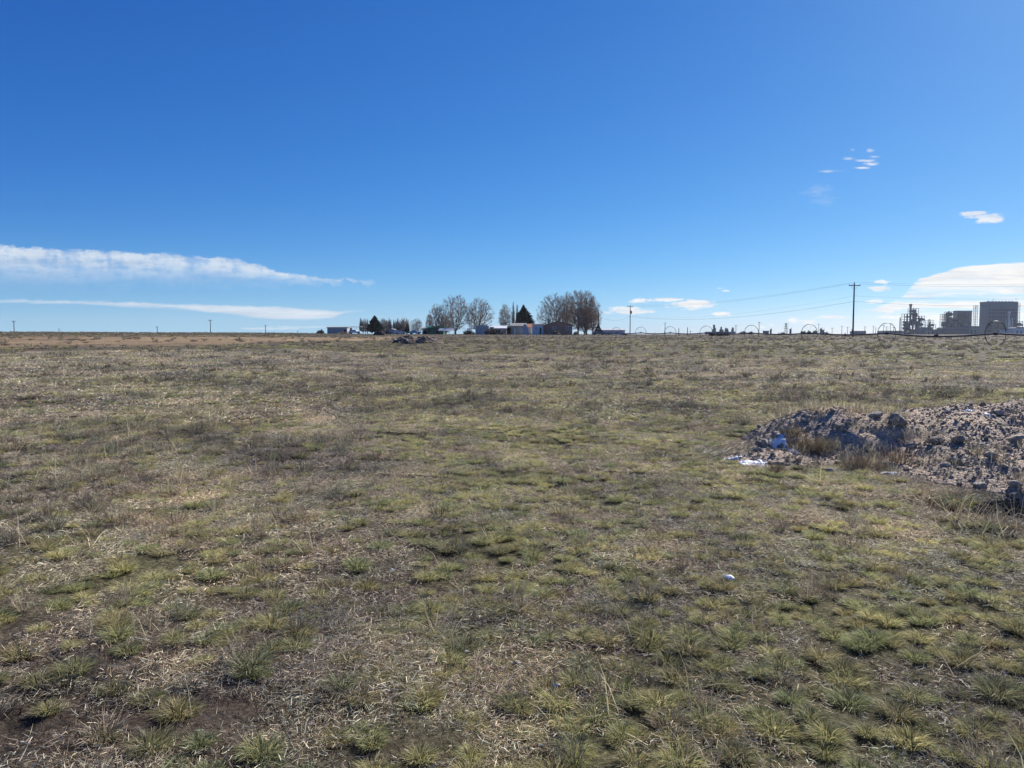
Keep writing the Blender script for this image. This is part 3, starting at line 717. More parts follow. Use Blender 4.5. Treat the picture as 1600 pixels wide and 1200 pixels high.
# weeds and straw on and beside the mound (things one can point at)
def plant(name, specs, px, py, s, mat, label, cat, rz=0):
    x, y, z = hit(px, py); v, q, t, c = specs; o = link(name, mesh_np(name, v, [q, t], mat, False, c)); o.location = (x, y, z); o.scale = (s, s, s); o.rotation_euler = (0, 0, rz); tag(o, label, cat)
BR = [(.17, .125, .10), (.24, .185, .145), (.12, .09, .075), (.34, .28, .22)]
plant('dead_weed', twigs(260, .9, .20, BR, .004), 1268, 706, .95, M_weed, 'brown dead bushy weed on the face of the left mound', 'weed')
plant('dead_weed', twigs(110, .6, .15, BR, .0035), 1243, 684, .9, M_weed, 'brown dead weed right of the big snow patch', 'weed')
plant('dead_weed', twigs(110, .8, .2, BR, .004), 1345, 735, .9, M_weed, 'tangle of dead stems at the dark foot of the left mound', 'weed')
plant('dead_weed', twigs(80, .8, .18, BR, .004), 1400, 722, .9, M_weed, 'tangle of dead stems where the mounds meet', 'weed')
plant('dead_weed', twigs(90, .6, .2, GREY, .004), 1435, 795, .9, M_weed, 'grey tuft of dead stems left of the hole', 'weed')
plant('dead_weed', twigs(40, .5, .12, BR, .003), 1330, 648, .8, M_weed, 'thin dead weed on the ridge of the left mound', 'weed')
plant('dead_weed', twigs(60, .5, .14, BR, .003), 1212, 742, .8, M_weed, 'dead weed over the left foot of the mound', 'weed')
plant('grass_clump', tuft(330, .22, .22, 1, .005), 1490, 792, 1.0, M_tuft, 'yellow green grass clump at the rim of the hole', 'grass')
def straw_heap(n, sp, ln, dirn):
    a = rng.normal(0, sp, (n, 2)); c = pick([(.50, .42, .32), (.60, .53, .43), (.36, .28, .2)], n)
    return blades(a[:, 0]*1.3, a[:, 1], .01+.05*rng.random(n), dirn+rng.normal(0, .5, n), np.radians(rng.normal(8, 10, n)), ln*(.4+.9*rng.random(n)), np.full(n, .005), rng.normal(.1, .3, n), c, c)
plant('straw_heap', straw_heap(420, .16, .26, .5), 1118, 716, 1.0, M_litter, 'flattened pale straw heap at the left foot of the mound', 'straw')
plant('straw_heap', straw_heap(160, .10, .3, .6), 1145, 704, 1.0, M_litter, 'bundle of long pale straw leaning above the snow streak', 'straw')
for k, (px, py) in enumerate([(1470, 815), (1500, 812), (1530, 822), (1560, 818), (1585, 830), (1455, 800), (1545, 838), (1590, 812)]):
    x, y, z = hit(px, py)
    n = 46; a = rng.random(n)*6.3; c = pick([(.40, .34, .26), (.28, .22, .16), (.5, .44, .35)], n)
    v, q, t, cc = blades(rng.normal(0, .12, n), rng.normal(0, .06, n), np.zeros(n), a, np.radians(15+60*rng.random(n)), .14+.22*rng.random(n), np.full(n, .005), rng.normal(.3, .5, n), c, c)
    o = link('dry_weed', mesh_np('dry_weed', v, [q, t], M_litter, False, cc)); o.location = (x, y, z)
    tag(o, ['dry stems in the hole just right of the yellow green clump', 'dry stems in the hole below the large pale stone', 'dry stems at the near lip of the hole left of centre', 'dry stems in the middle of the hole at the right', 'dry stems at the near lip of the hole by the right edge', 'dry stems at the left end of the hole beside the grey tuft', 'lowest dry stems in front of the hole', 'dry stems at the back of the hole by the right edge'][k], 'dry stems', 'dry stems in the hole')

# ------------------------------------------------------------------ far dirt piles in the field
def far_pile(px, py, wpx, hpx, label, seed, mat):
    cx, cy, _ = hit(px, py, terr); w = wpx/FPX*cy/2; h = hpx/FPX*cy; n = 90; g = np.linspace(-1.1, 1.1, n); a, b = np.meshgrid(g, g)
    x = a*w; y = b*w*.6; r = np.sqrt(a*a+b*b)
    prof = np.clip(1-r**2, 0, 1)
    nz = fbm(a*3+seed, b*3, seed, 5, .62)
    if seed == 21: prof = np.maximum(np.clip(1-((a+.42)/.6)**2-b*b, 0, 1), .85*np.clip(1-((a-.28)/.68)**2-b*b, 0, 1))
    z = h*prof**.8*(.55+.9*nz)+.10*h*(fbm(a*14, b*14, seed+5, 3)-.5)*(prof > 0)
    z = np.where(prof > .02, z, -.3); z = z+terr(cx+x, cy+y)-float(terr(cx, cy))
    i, j = np.meshgrid(np.arange(n-1), np.arange(n-1), indexing='ij'); f = np.stack([i*n+j, i*n+j+1, (i+1)*n+j+1, (i+1)*n+j], -1).reshape(-1, 4)
    o = link('dirt_pile', mesh_np('dirt_pile', np.stack([x, y, z], -1).reshape(-1, 3), [f], mat)); o.location = (cx, cy, float(terr(cx, cy))); tag(o, label, 'dirt pile')
    return cx, cy
M_pile = simple('dug_soil', (.13, .10, .075), .6, 3.5, .95, 0, .1); M_piled = simple('dark_soil', (.05, .042, .038), .5, 2.5, .95, 0, .1)
fcx, fcy = far_pile(655, 537, 84, 12, 'dark dirt pile flecked with white in the middle distance', 21, M_pile)
far_pile(593, 524, 21, 7, 'small black dirt pile in front of the dark conifer', 22, M_piled)
for k in range(34):
    a = random.uniform(-34, 34); dy = random.uniform(-1.9, -.4); x = fcx+a/FPX*fcy; y = fcy+dy
    s = random.uniform(.03, .085); o = link('pile_stone', rock_mesh(800+k % 4, 2, 8, M_rockp)); o.location = (x, y, float(terr(x, y))+random.uniform(.08, .35)); o.scale = (s*1.4, s, s*.8)
    tag(o, 'pale stone at the foot of the far dirt pile', 'stone', 'pale stones on the far dirt pile')

# ------------------------------------------------------------------ trees
def seg_mesh(name, S, mat, parent):
    """S rows: x0 y0 z0 x1 y1 z1 r0 r1 -> open three-sided prisms"""
    S = np.array(S); p0 = S[:, :3]; p1 = S[:, 3:6]; d = p1-p0; d /= np.linalg.norm(d, axis=1)[:, None]+1e-9
    ref = np.where(np.abs(d[:, 2:3]) > .9, np.array([[1., 0, 0]]), np.array([[0, 0, 1.]])); a = np.cross(d, ref); a /= np.linalg.norm(a, axis=1)[:, None]; b = np.cross(d, a)
    V = []
    for p, r in ((p0, S[:, 6]), (p1, S[:, 7])):
        for k in range(3):
            t = 2*np.pi*k/3; V.append(p+(a*math.cos(t)+b*math.sin(t))*r[:, None])
    v = np.stack(V, 1).reshape(-1, 3); o = np.arange(len(S))[:, None]*6
    f = np.concatenate([o+np.array([[k, (k+1) % 3, 3+(k+1) % 3, 3+k]]) for k in range(3)])
    return link(name, mesh_np(name, v, [f], mat), parent)
def tree_segments(seed, H, Wd, stems=5, levels=4, open_=.6, twig=.03, up=.25, kids=(7, 6, 5), trunk_r=.35, short=.12, lenk=.58, n_att=None, base_w=.5, fine=5):
    """bare tree: points fill a rounded lobed dome, every point is joined to the growing branch tree (favouring straight ways down to the stem), radii follow the load"""
    r = np.random.default_rng(seed); narrow = stems == 1
    n = n_att or int(np.clip(380+H*Wd*1.8, 330, 1000)); A = []
    ph = r.random(4)*6.283
    while len(A) < n:
        q = r.random((4000, 3))*2-1; az = np.arctan2(q[:, 1], q[:, 0]); t = (q[:, 2]+1)/2
        if narrow: rad = .25+.75*np.sin(np.pi*np.clip(t, 0, 1)**.8)
        else:
            prof = np.where(t < .45, base_w*.35+(1-base_w*.35)*np.sin(np.clip(t/.45, 0, 1)*np.pi/2)**.9, np.sqrt(np.clip(1-((t-.45)/.56)**2, 0, 1)))
            lob = .86+.10*np.sin(az*3+ph[0]+t*3)+.07*np.sin(az*7+ph[1]-t*9); rad = prof*lob
        ok = (np.hypot(q[:, 0], q[:, 1]) < rad) & (t > (.12 if not narrow else .1)); A += list(q[ok][:n-len(A)])
    A = np.array(A); A = np.stack([A[:, 0]*Wd/2, A[:, 1]*Wd/2, (A[:, 2]+1)/2*H], -1)
    A = A[np.argsort(np.linalg.norm(A*[1, 1, .8], axis=1))]
    N = [np.array([0, 0, -.3]), np.array([0, 0, H*short*.5]), np.array([0, 0, H*short])]; par = [-1, 0, 1]; PL = [0, .1, .2]
    if not narrow:                                  # main stems fanning out of the base
        for s_ in range(stems):
            a = 2.4*s_+r.uniform(-.3, .3); sp = (.85*open_+.08)*math.sqrt((s_+.4)/stems); p = 2; L = H*.55*r.uniform(.8, 1.05)
            d = np.array([math.cos(a)*math.sin(sp), math.sin(a)*math.sin(sp), math.cos(sp)])
            d[:2] *= Wd/H*1.1
            for k in range(7):
                d = d+np.append(r.normal(0, .07, 2), .03); q = N[p]+d/np.linalg.norm(d)*L/7; N.append(q); par.append(p); PL.append(PL[p]+L/7); p = len(N)-1
    NB = np.zeros((len(N)+n*12, 3)); NB[:len(N)] = N; PB = np.zeros(len(NB)); PB[:len(N)] = PL; cnt = len(N)
    step = H/22; ends = []
    for a in A:
        d = np.linalg.norm(NB[:cnt]-a, axis=1); dz = a[2]-NB[:cnt, 2]
        c = d+.55*PB[:cnt]+np.where(dz < 0, -dz*1.5, 0); c[0] = 1e9
        if not narrow: c[1] = 1e9
        i_ = int(np.argmin(c)); L = d[i_]; k = max(1, min(10, int(L/step))); p = i_; p0 = NB[i_].copy(); sag = np.array([0, 0, -1.])*L*.10
        for m_ in range(1, k+1):
            t = m_/k; q = p0+(a-p0)*t+sag*4*t*(1-t)*.5+r.normal(0, step*.10, 3)*(t < 1)
            NB[cnt] = q; par.append(p); PB[cnt] = PB[p]+L/k; p = cnt; cnt += 1
        ends.append(p)
    load = np.zeros(cnt)
    for e_ in ends: load[e_] += 1
    for k in range(cnt-1, 0, -1): load[par[k]] += load[k]
    load = np.maximum(load, 1); rad = twig*.9*load**.42; mx = rad[1]; rad = np.where(rad > trunk_r, trunk_r, rad)
    S = np.array([(*NB[par[k]], *NB[k], min(rad[par[k]], rad[k]*1.35), rad[k]) for k in range(1, cnt)])
    big = load[1:cnt] > 14
    T = []
    for e_ in ends+list(r.integers(3, cnt, len(ends))):
        p = NB[e_]; o = NB[e_]-NB[par[e_]]; o = o/(np.linalg.norm(o)+1e-6); out = p*np.array([1, 1, 0]); out = out/(np.linalg.norm(out)+1e-6)
        for _ in range(fine):
            d = o*.7+out*(.25 if not narrow else 0)+np.array([0, 0, .35 if not narrow else 1.5])+r.normal(0, .42, 3)*(1 if not narrow else .4); d /= np.linalg.norm(d); L = H*.055*r.uniform(.5, 1.5)
            m_ = p+d*L*.5; e2 = m_+(d+r.normal(0, .2, 3)+[0, 0, .15])*L*.5; T.append((*p, *m_, twig*.62, twig*.5)); T.append((*m_, *e2, twig*.5, twig*.22))
    return S[big], np.concatenate([S[~big], np.array(T)])
M_bark = simple('grey_bark', (.16, .125, .10), .3, .5); M_barkb = simple('brown_bark', (.15, .105, .08), .3, .5); M_barkp = simple('pale_poplar_bark', (.27, .25, .22), .2, .5)
M_twigs = simple('warm_grey_twigs', (.27, .195, .145), .25, .4); M_twigb = simple('brown_twigs', (.22, .15, .11), .25, .4); M_twigp = simple('pale_twigs', (.30, .275, .245), .2, .4); M_orange = simple('rusty_twigs', (.34, .20, .11), .25, .4)
def bare_tree(px, ytop, ybase, wpx, D, label, seed, name='bare_tree', stems=5, open_=.6, mats=(None, None), group=None, lean=0, **k):
    x, y, z = at(px, D); H = (zpix(ytop, D)-z); Wd = wpx/FPX*D*1.1
    low, high = tree_segments(seed, H, Wd, stems=stems, open_=open_, **k)
    e = empty(name, (x, y, z)); tag(e, label, 'tree', group); e.rotation_euler = (0, lean, 0)
    seg_mesh('trunk', low, mats[0] or M_bark, e); seg_mesh('crown', high, mats[1] or M_twigs, e); return e
FD = 300
bare_tree(686, 476, 516, 24, 298, 'leaning bare tree left of the big fan-shaped bare tree', 1, stems=2, open_=.45, twig=.026, lean=-.10, kids=(8, 6, 5))
bare_tree(712, 461.5, 516, 50, 300, 'tall fan-shaped bare tree behind the white roofed shed', 2, stems=8, open_=.8, twig=.026, kids=(8, 6, 5), trunk_r=.5, short=.06)
bare_tree(748, 467.5, 514, 44, 303, 'bare tree of many stems above the blue grey trailer home', 3, stems=7, open_=.72, twig=.028, kids=(8, 6, 5), trunk_r=.4, mats=(M_bark, M_twigs), short=.06)
bare_tree(789, 476, 508, 22, 310, 'thin bare tree left of the tall dark conifer', 4, stems=5, open_=.6, twig=.022)
bare_tree(866, 460, 515, 56, 312, 'wide bare tree rising behind the left half of the brown house', 5, stems=7, open_=.85, twig=.028, kids=(8, 6, 5), trunk_r=.45, mats=(M_bark, M_twigs), short=.05)
bare_tree(886, 457.5, 515, 30, 318, 'bare tree behind the roof peak of the brown house', 6, stems=4, open_=.5, twig=.028, kids=(9, 6, 5), trunk_r=.4)
bare_tree(903, 455, 521, 34, 306, 'tallest bare tree right behind the corner of the brown house', 7, stems=5, open_=.5, twig=.028, kids=(9, 6, 5), trunk_r=.4)
bare_tree(916, 456, 522, 36, 300, 'tall bare tree right of the brown house', 8, stems=6, open_=.6, twig=.03, kids=(9, 6, 5), trunk_r=.45, mats=(M_barkb, M_twigs), short=.05)
bare_tree(913, 478, 522, 34, 294, 'lower brown bare tree in front of the tall ones beside the brown house', 9, stems=7, open_=.7, twig=.03, kids=(8, 6, 5), mats=(M_barkb, M_twigb), short=.04)
bare_tree(926, 468, 522, 26, 303, 'rightmost bare tree of the group beside the dark post', 10, stems=4, open_=.6, twig=.028)
bare_tree(600, 498, 517, 15, 330, 'rounded bare tree right of the dark conifer', 11, stems=7, open_=.7, twig=.03, mats=(M_barkb, M_twigb))
bare_tree(651, 498, 517, 22, 320, 'spreading bare tree left of the green building', 12, stems=5, open_=.8, twig=.022)
bare_tree(697, 493, 515, 22, 312, 'rusty brown bare bush behind the green building', 13, name='bare_bush', stems=9, open_=.8, twig=.03, mats=(M_barkb, M_orange), short=.03)
bare_tree(671, 492, 516, 12, 318, 'small thin bare tree at the left of the tall fan-shaped one', 14, stems=3, open_=.6, twig=.02)
for k, (px, yt) in enumerate([(802, 475), (808, 478)]):
    bare_tree(px, yt, 508, 4, 330, ['slender bare poplar just left of the tall dark conifer', 'slender bare poplar half behind the tall dark conifer'][k], 40+k, name='bare_poplar', stems=1, open_=.25, twig=.022, kids=(14, 5, 3), mats=(M_barkp, M_twigp), trunk_r=.15)
pop = None
for k, px in enumerate([564.5, 568, 571.5, 575, 605, 608.5, 611, 616, 619, 622, 625.5, 629, 632, 635.5, 638]):
    yt = 497+(k % 4)*.9
    if k in (0, 5, 9):
        pop = bare_tree(px, yt, 518, 4.4, 340, 'pale narrow bare poplar in the row behind the sheds', 60+k, name='bare_poplar', stems=1, open_=.25, twig=.03, kids=(16, 5, 3), mats=(M_barkp, M_twigp), trunk_r=.18, group='row of pale poplars')
        o = pop
    else:
        o = copy_tree(pop); o.location = at(px, 340+(k % 3)*3); s = random.uniform(.88, 1.03); o.scale = (s, s, s); o.rotation_euler = (0, 0, random.uniform(0, 6.3))
    tag(o, 'pale narrow bare poplar left of the dark conifer' if px < 580 else 'pale narrow bare poplar in the row between the sheds and the green building', 'tree', 'poplars left of the conifer' if px < 580 else 'row of pale poplars')
def conifer_mesh(seed, H, Wd, mat_n, parent, dens=1.0, squat=0.12, ragged=.25):
    r = np.random.default_rng(seed); V = []; n = int(2600*dens)
    t = r.random(n)**.8; zc = H*(squat+(1-squat)*t); az = r.random(n)*6.283
    k = 8; lump_ = .72+.28*np.sin(az*k*.5+t*23)*np.sin(t*37+az*3)
    Rm = Wd/2*1.0*np.minimum((1-t)**.95, .55+t*2.2)*(.45+.85*vnoise(az*2.2+40, t*13, seed)); rad = Rm*(.25+.75*np.sqrt(r.random(n)))
    c = np.stack([np.cos(az)*rad, np.sin(az)*rad, zc+rad*.12], -1); s = Wd*.065*(.5+1.0*r.random(n))*(1.12-t)
    out = np.stack([np.cos(az), np.sin(az), .35*np.ones(n)], -1); sd_ = np.stack([-np.sin(az), np.cos(az), r.normal(0, .5, n)], -1)
    V = np.stack([c-sd_*s[:, None]*.8, c+sd_*s[:, None]*.8, c+out*s[:, None]*2.6+r.normal(0, .1, (n, 3))*s[:, None]], 1).reshape(-1, 3)
    f = np.arange(n*3).reshape(-1, 3)
    return link('crown', mesh_np('crown', V, [f], mat_n), parent)
M_need = simple('dark_needles', (.018, .034, .016), .5, .6, .8); M_needb = simple('brownish_needles', (.06, .05, .032), .4, .6, .8)
def conifer(px, ytop, ybase, wpx, D, label, seed, mat=None, name='conifer', dens=1.0, squat=.1, cat='tree'):
    x, y, z = at(px, D); z = min(z, zpix(ybase, D)+.3) if ybase < 512 else z; H = zpix(ytop, D)-z; Wd = wpx/FPX*D
    e = empty(name, (x, y, z)); tag(e, label, cat); conifer_mesh(seed, H, Wd, mat or M_need, e, dens, squat)
    mb = MB(); mb.tube([(0, 0, -.5), (0, 0, H*.5), (0, 0, H*.97)], [H*.03, H*.018, .03], 6); mb.build('trunk', M_barkb, e)
conifer(818, 476.5, 508, 32, 316, 'tall dark green conifer behind the rust roofed shed', 3, dens=1.6, squat=.22)
conifer(586, 493, 518, 28, 315, 'broad dark conifer above the sheds at the left of the farm', 4, dens=1.4, squat=.08)
conifer(934.5, 505.5, 523, 13, 285, 'small dark conifer at the foot of the dark post', 5, squat=.04)
conifer(636.5, 503, 519, 9, 312, 'little dark upright juniper among the sheds', 6, squat=.05)
def bush(px, ytop, ybase, wpx, D, label, seed, mat, cat='bush', group=None, n=900):
    x, y, z = at(px, D); H = max(.6, zpix(ytop, D)-z); Wd = wpx/FPX*D; r = np.random.default_rng(seed)
    a = r.random(n)*6.283; el = np.arcsin(r.random(n)); rad = .45+.55*r.random(n)
    lp = .7+.5*vnoise(a*2.2, el*3, seed)
    c = np.stack([np.cos(a)*np.cos(el)*rad*Wd/2*lp, np.sin(a)*np.cos(el)*rad*Wd/2*lp, np.sin(el)*rad*H*lp], -1)
    s = min(Wd, H*2)*.06*(.5+r.random(n)); d = r.normal(0, 1, (n, 3)); d /= np.linalg.norm(d, axis=1)[:, None]; e2 = r.normal(0, 1, (n, 3))
    V = np.stack([c-d*s[:, None], c+d*s[:, None], c+e2*s[:, None]], 1).reshape(-1, 3)
    e = empty('bush', (x, y, z)); tag(e, label, cat, group); link('foliage', mesh_np('foliage', V, [np.arange(n*3).reshape(-1, 3)], mat), e)
    mb = MB()
    for k in range(6):
        t = k*1.05; mb.tube([(0, 0, -.2), (math.cos(t)*Wd*.12, math.sin(t)*Wd*.12, H*.35), (math.cos(t)*Wd*.25, math.sin(t)*Wd*.25, H*.65)], [.05, .035, .015], 4)
    mb.build('stem', M_barkb, e)
M_scrub = simple('brown_scrub', (.085, .065, .05), .4, .6); M_dkscrub = simple('dark_scrub', (.04, .038, .036), .4, .6); M_tans = simple('tan_scrub', (.24, .19, .14), .3, .6)
bush(624, 507.5, 518, 15, 305, 'rounded brown bush left of the little juniper', 1, M_scrub)
bush(768, 513.5, 524, 22, 280, 'dark brown brush in front of the white roofed beige shed', 2, M_dkscrub)
bush(733, 515.5, 523, 22, 282, 'low dark brush below the white roofs', 3, M_dkscrub)
bush(870, 516, 523, 16, 272, 'pale tumbleweed brush against the brown house', 4, M_tans)
bush(786, 516.5, 522, 12, 278, 'tan brush right of the dark brown brush', 5, M_tans)
bush(665, 513, 520, 8, 295, 'dark bush at the left end of the green building', 6, M_dkscrub)
bush(501, 515.5, 520.5, 14, 300, 'low brown brush left of the blue grey shed', 7, M_scrub)
bush(1128, 518.5, 524.5, 26, 190, 'dark brush heap under the irrigation pipe', 8, M_dkscrub)
bush(1111, 519.5, 524, 10, 192, 'small dark brush left of the brush heap under the pipe', 9, M_dkscrub)
bush(899, 518, 523, 9, 275, 'tan brush at the right corner of the brown house', 10, M_tans)
bush(536, 518, 521, 24, 290, 'thin line of tan brush at the foot of the blue grey shed', 11, M_tans)
bush(976, 520.5, 523.5, 9, 250, 'tiny dark brush left of the pole with a transformer', 12, M_dkscrub)
bush(607, 517, 521, 10, 296, 'dark brush in front of the grey gabled shed', 13, M_dkscrub)
bush(950, 520, 523.5, 10, 280, 'tan brush below the long pale building', 14, M_tans)

# ------------------------------------------------------------------ farm buildings
M_glass = simple('window_glass', (.10, .14, .18), .1, 1, .15)
M_trim = simple('white_trim', (.7, .7, .68), .08, 1); M_dark = simple('dark_opening', (.02, .02, .02), .2, 1)
M_roofw = simple('white_metal_roof', (.72, .72, .72), .08, .4, .45); M_roofg = simple('grey_roof', (.22, .22, .23), .2, .4); M_green = simple('green_metal', (.015, .16, .085), .2, .5, .5)
M_rust = simple('rust_red_roof', (.42, .19, .11), .2, .5); M_brroof = simple('brown_shingle_roof', (.14, .105, .085), .25, .8)
M_blue = siding('blue_grey_siding', (.40, .42, .45), True, .4); M_white = siding('pale_blue_siding', (.60, .61, .64), True, .5); M_brown = siding('brown_siding', (.36, .19, .135), True, .6)
M_beige = siding('beige_siding', (.38, .36, .29), False, .3); M_steel = siding('galvanised_sheet', (.36, .36, .38), True, .5); M_tan = siding('tan_siding', (.42, .33, .25), True, .4)
def building(name, label, px0, px1, rows, D, depth, wall, roof, style='gable', cat='building', ov=.3, wins=(), doors=(), chim=None, group=None, ridge_px=None, rz=0):
    """rows: (ridge row, eave row). style 'gable_front': gable faces us; 'gable': ridge runs left-right; 'flat'"""
    x0 = (px0-800)/FPX*D; x1 = (px1-800)/FPX*D; cx = (x0+x1)/2; z = float(terr(cx, D)); w = (x1-x0)/2
    he = zpix(rows[1], D)-z; hr = zpix(rows[0], D)-z; e = empty(name, (cx, D, z), rz); tag(e, label, cat, group)
    m = MB()
    if style == 'gable_front':
        rx = 0 if ridge_px is None else (ridge_px-800)/FPX*D-cx
        m.prism([(-w, -.4), (w, -.4), (w, he), (rx, hr), (-w, he)], 0, depth); m.build('wall', wall, e)
        rf = MB(); t = .16
        for sgn, xe in ((-1, -w), (1, w)):
            sl = (hr-he)/abs(xe-rx); xo = xe+sgn*ov; zo = he-sl*ov
            a = [(rx, hr+.02), (xo, zo+.02), (xo, zo+.02+t), (rx, hr+.02+t)]
            if sgn < 0: rf.prism(a, -ov, depth+ov)
            else: rf.prism(a[::-1], -ov, depth+ov)
        R_ = rf.build('roof', roof, e)
    elif style == 'gable':
        m.box(-w, w, 0, depth, -.4, he); m.add([(-w, 0, he), (-w, depth, he), (-w, depth/2, hr), (w, 0, he), (w, depth, he), (w, depth/2, hr)], [(0, 1, 2), (3, 5, 4), (0, 2, 5, 3), (1, 4, 5, 2)]); m.build('wall', wall, e)
        rf = MB(); t = .14; sl = (hr-he)/(depth/2)
        for y0, y1 in ((-ov, depth/2), (depth+ov, depth/2)):
            za = he-sl*ov+.03; zb = hr+.03
            vs = [(-w-ov, y0, za), (w+ov, y0, za), (w+ov, y1, zb), (-w-ov, y1, zb)]; vs += [(a, b, c+t) for a, b, c in vs]
            rf.add(vs, [(0, 3, 2, 1), (4, 5, 6, 7), (0, 1, 5, 4), (1, 2, 6, 5), (2, 3, 7, 6), (3, 0, 4, 7)])
        R_ = rf.build('roof', roof, e)
    else:
        m.box(-w, w, 0, depth, -.4, he); m.build('wall', wall, e)
        rf = MB(); vs = [(-w-ov, -ov, he+.03), (w+ov, -ov, he+.03), (w+ov, depth+ov, hr+.03), (-w-ov, depth+ov, hr+.03)]; vs += [(a, b, c+.2) for a, b, c in vs]
        rf.add(vs, [(0, 3, 2, 1), (4, 5, 6, 7), (0, 1, 5, 4), (1, 2, 6, 5), (2, 3, 7, 6), (3, 0, 4, 7)]); R_ = rf.build('roof', roof, e)
    for (a, b, r0, r1) in wins:
        xa = (a-800)/FPX*D-cx; xb = (b-800)/FPX*D-cx; za = zpix(r1, D)-z; zb = zpix(r0, D)-z
        mb = MB(); f = .09
        mb.box(xa, xb, -.06, -.003, za, za+f); mb.box(xa, xb, -.06, -.003, zb-f, zb); mb.box(xa, xa+f, -.059, -.003, za+f, zb-f); mb.box(xb-f, xb, -.059, -.003, za+f, zb-f); mb.box((xa+xb)/2-.04, (xa+xb)/2+.04, -.058, -.003, za+f, zb-f)
        wf = mb.build('window', M_trim, e); g = MB(); g.box(xa+f, xb-f, -.02, -.004, za+f, zb-f); g.build('pane', M_glass, wf)
    for (a, b, r0, mt) in doors:
        xa = (a-800)/FPX*D-cx; xb = (b-800)/FPX*D-cx; mb = MB(); mb.box(xa, xb, -.05, -.003, 0, zpix(r0, D)-z); dr = mb.build('door', mt, e)
        h = MB(); h.tube([(xb-.15, -.1, 1), (xb-.15, -.1, 1.15)], .03, 6); h.build('handle', M_roofg, dr)
    if chim:
        xa = (chim-800)/FPX*D-cx; c = MB(); c.box(xa-.25, xa+.25, depth*.4, depth*.4+.5, he, hr+.9); c.build('chimney', M_roofg, R_)
    return e
building('metal_shed', 'long blue grey metal shed at the left end of the farm', 512, 543, (511, 512), 300, 9, M_steel, M_roofg, 'flat', 'shed', doors=((538, 541.5, 515, M_dark),))
building('open_carport', 'low open carport roof on thin posts right of the blue grey shed', 544, 565, (510, 510.4), 312, 6, M_dark, M_roofg, 'flat', 'carport') if False else None
def carport(px0, px1, row, D, depth, label, roofm, rows=.4):
    x0 = (px0-800)/FPX*D; x1 = (px1-800)/FPX*D; cx = (x0+x1)/2; z = float(terr(cx, D)); w = (x1-x0)/2; h = zpix(row, D)-z
    e = empty('carport', (cx, D, z)); tag(e, label, 'carport'); m = MB(); vs = [(-w, 0, h-.12), (w, 0, h-.12), (w, depth, h+rows), (-w, depth, h+rows)]; vs += [(a, b, c+.12) for a, b, c in vs]
    m.add(vs, [(0, 3, 2, 1), (4, 5, 6, 7), (0, 1, 5, 4), (1, 2, 6, 5), (2, 3, 7, 6), (3, 0, 4, 7)]); m.build('roof', roofm, e)
    for k in range(4):
        for yy in (.1, depth-.1):
            p = MB(); xx = -w+.1+k*(2*w-.2)/3; p.tube([(xx, yy, -.3), (xx, yy, h-.12+(rows if yy > 1 else 0))], .05, 5); p.build('post', M_barkb, e)
carport(543.5, 565, 510.6, 306, 5, 'thin flat carport roof right of the blue grey shed', M_roofg, .05)
building('grey_shed', 'grey shed with low gable in front of the poplar row', 601, 624, (514, 518), 304, 7, M_steel, M_roofg, 'gable_front', 'shed', ridge_px=611)
building('green_shed', 'green metal building with a green roof left of the white roofed shed', 668, 693, (509.8, 512.5), 297, 8, M_green, M_green, 'gable', 'building', doors=((682, 687, 514.5, M_dark),))
building('lean_to', 'grey lean-to at the left end of the green building', 660, 668, (511.5, 514), 296, 6, M_steel, M_roofg, 'flat', 'shed')
carport(684.5, 709, 516.4, 288, 6, 'low shelter with a bright white roof in front of the fan-shaped tree', M_roofw, .75)
carport(729.5, 737.5, 514.3, 296, 5, 'tiny bright white roof between the two big bare trees', M_roofw, .35)
building('trailer_home', 'blue grey trailer home with a shallow arched roof', 743, 764, (508.6, 510.3), 288, 5, M_blue, M_roofg, 'gable_front', 'house', wins=((749, 752, 512.5, 516), (757, 760, 512.5, 516)), ov=.1)
building('beige_shed', 'beige shed with a bright white roof right of the trailer home', 773, 791, (509.5, 513.2), 290, 8, M_tan, M_roofw, 'gable', 'shed', doors=((778, 782, 515.5, M_dark),))
building('low_shed', 'dark low shed between the trailer home and the beige shed', 765, 773, (510, 511.5), 296, 6, M_tan, M_roofw, 'flat', 'shed')
building('dark_shed', 'dark open shed right of the white roofed beige shed', 791.5, 799, (509, 510.5), 294, 6, M_brown, M_roofg, 'flat', 'shed', doors=((793, 798, 512.5, M_dark),))
building('grey_house', 'grey beige house left of the small pale blue shed', 799, 822, (505.4, 509.5), 292, 9, M_beige, M_roofg, 'gable', 'house', wins=((808, 811, 512.5, 516.5), (814, 817, 512.5, 516.5)), doors=((803, 806, 513, M_trim),))
building('blue_shed', 'small pale blue shed with a rust red roof', 816.5, 824, (506.3, 511.8), 282, 7, M_white, M_rust, 'gable_front', 'shed', ridge_px=820, ov=.15)
building('rust_roofed_shed', 'pale shed with a wide rust red roof left of the brown house', 824.3, 833, (506.5, 512), 284, 6, M_white, M_rust, 'gable', 'shed', ov=.1)
building('brown_house', 'brown sided house with a low gable in front of the bare trees', 849, 894, (502.3, 508.6), 276, 13, M_brown, M_brroof, 'gable_front', 'house', wins=((884.5, 891.5, 509.8, 515.4), (863, 867.5, 510, 514.5)), chim=858, ridge_px=872, ov=.5)
building('house_annex', 'pale blue annex with a flat roof joined to the brown house', 832.5, 848.6, (506.3, 507.6), 274, 9, M_white, M_brroof, 'flat', 'house', ov=.35, doors=((843, 846, 512, M_dark),), wins=((836, 839, 511, 515),))
building('long_building', 'long pale building with a blue roof right of the small conifer', 941, 976, (514, 516.2), 330, 10, M_white, M_blue, 'gable', 'building', wins=((950, 953, 518, 520), (962, 965, 518, 520)))

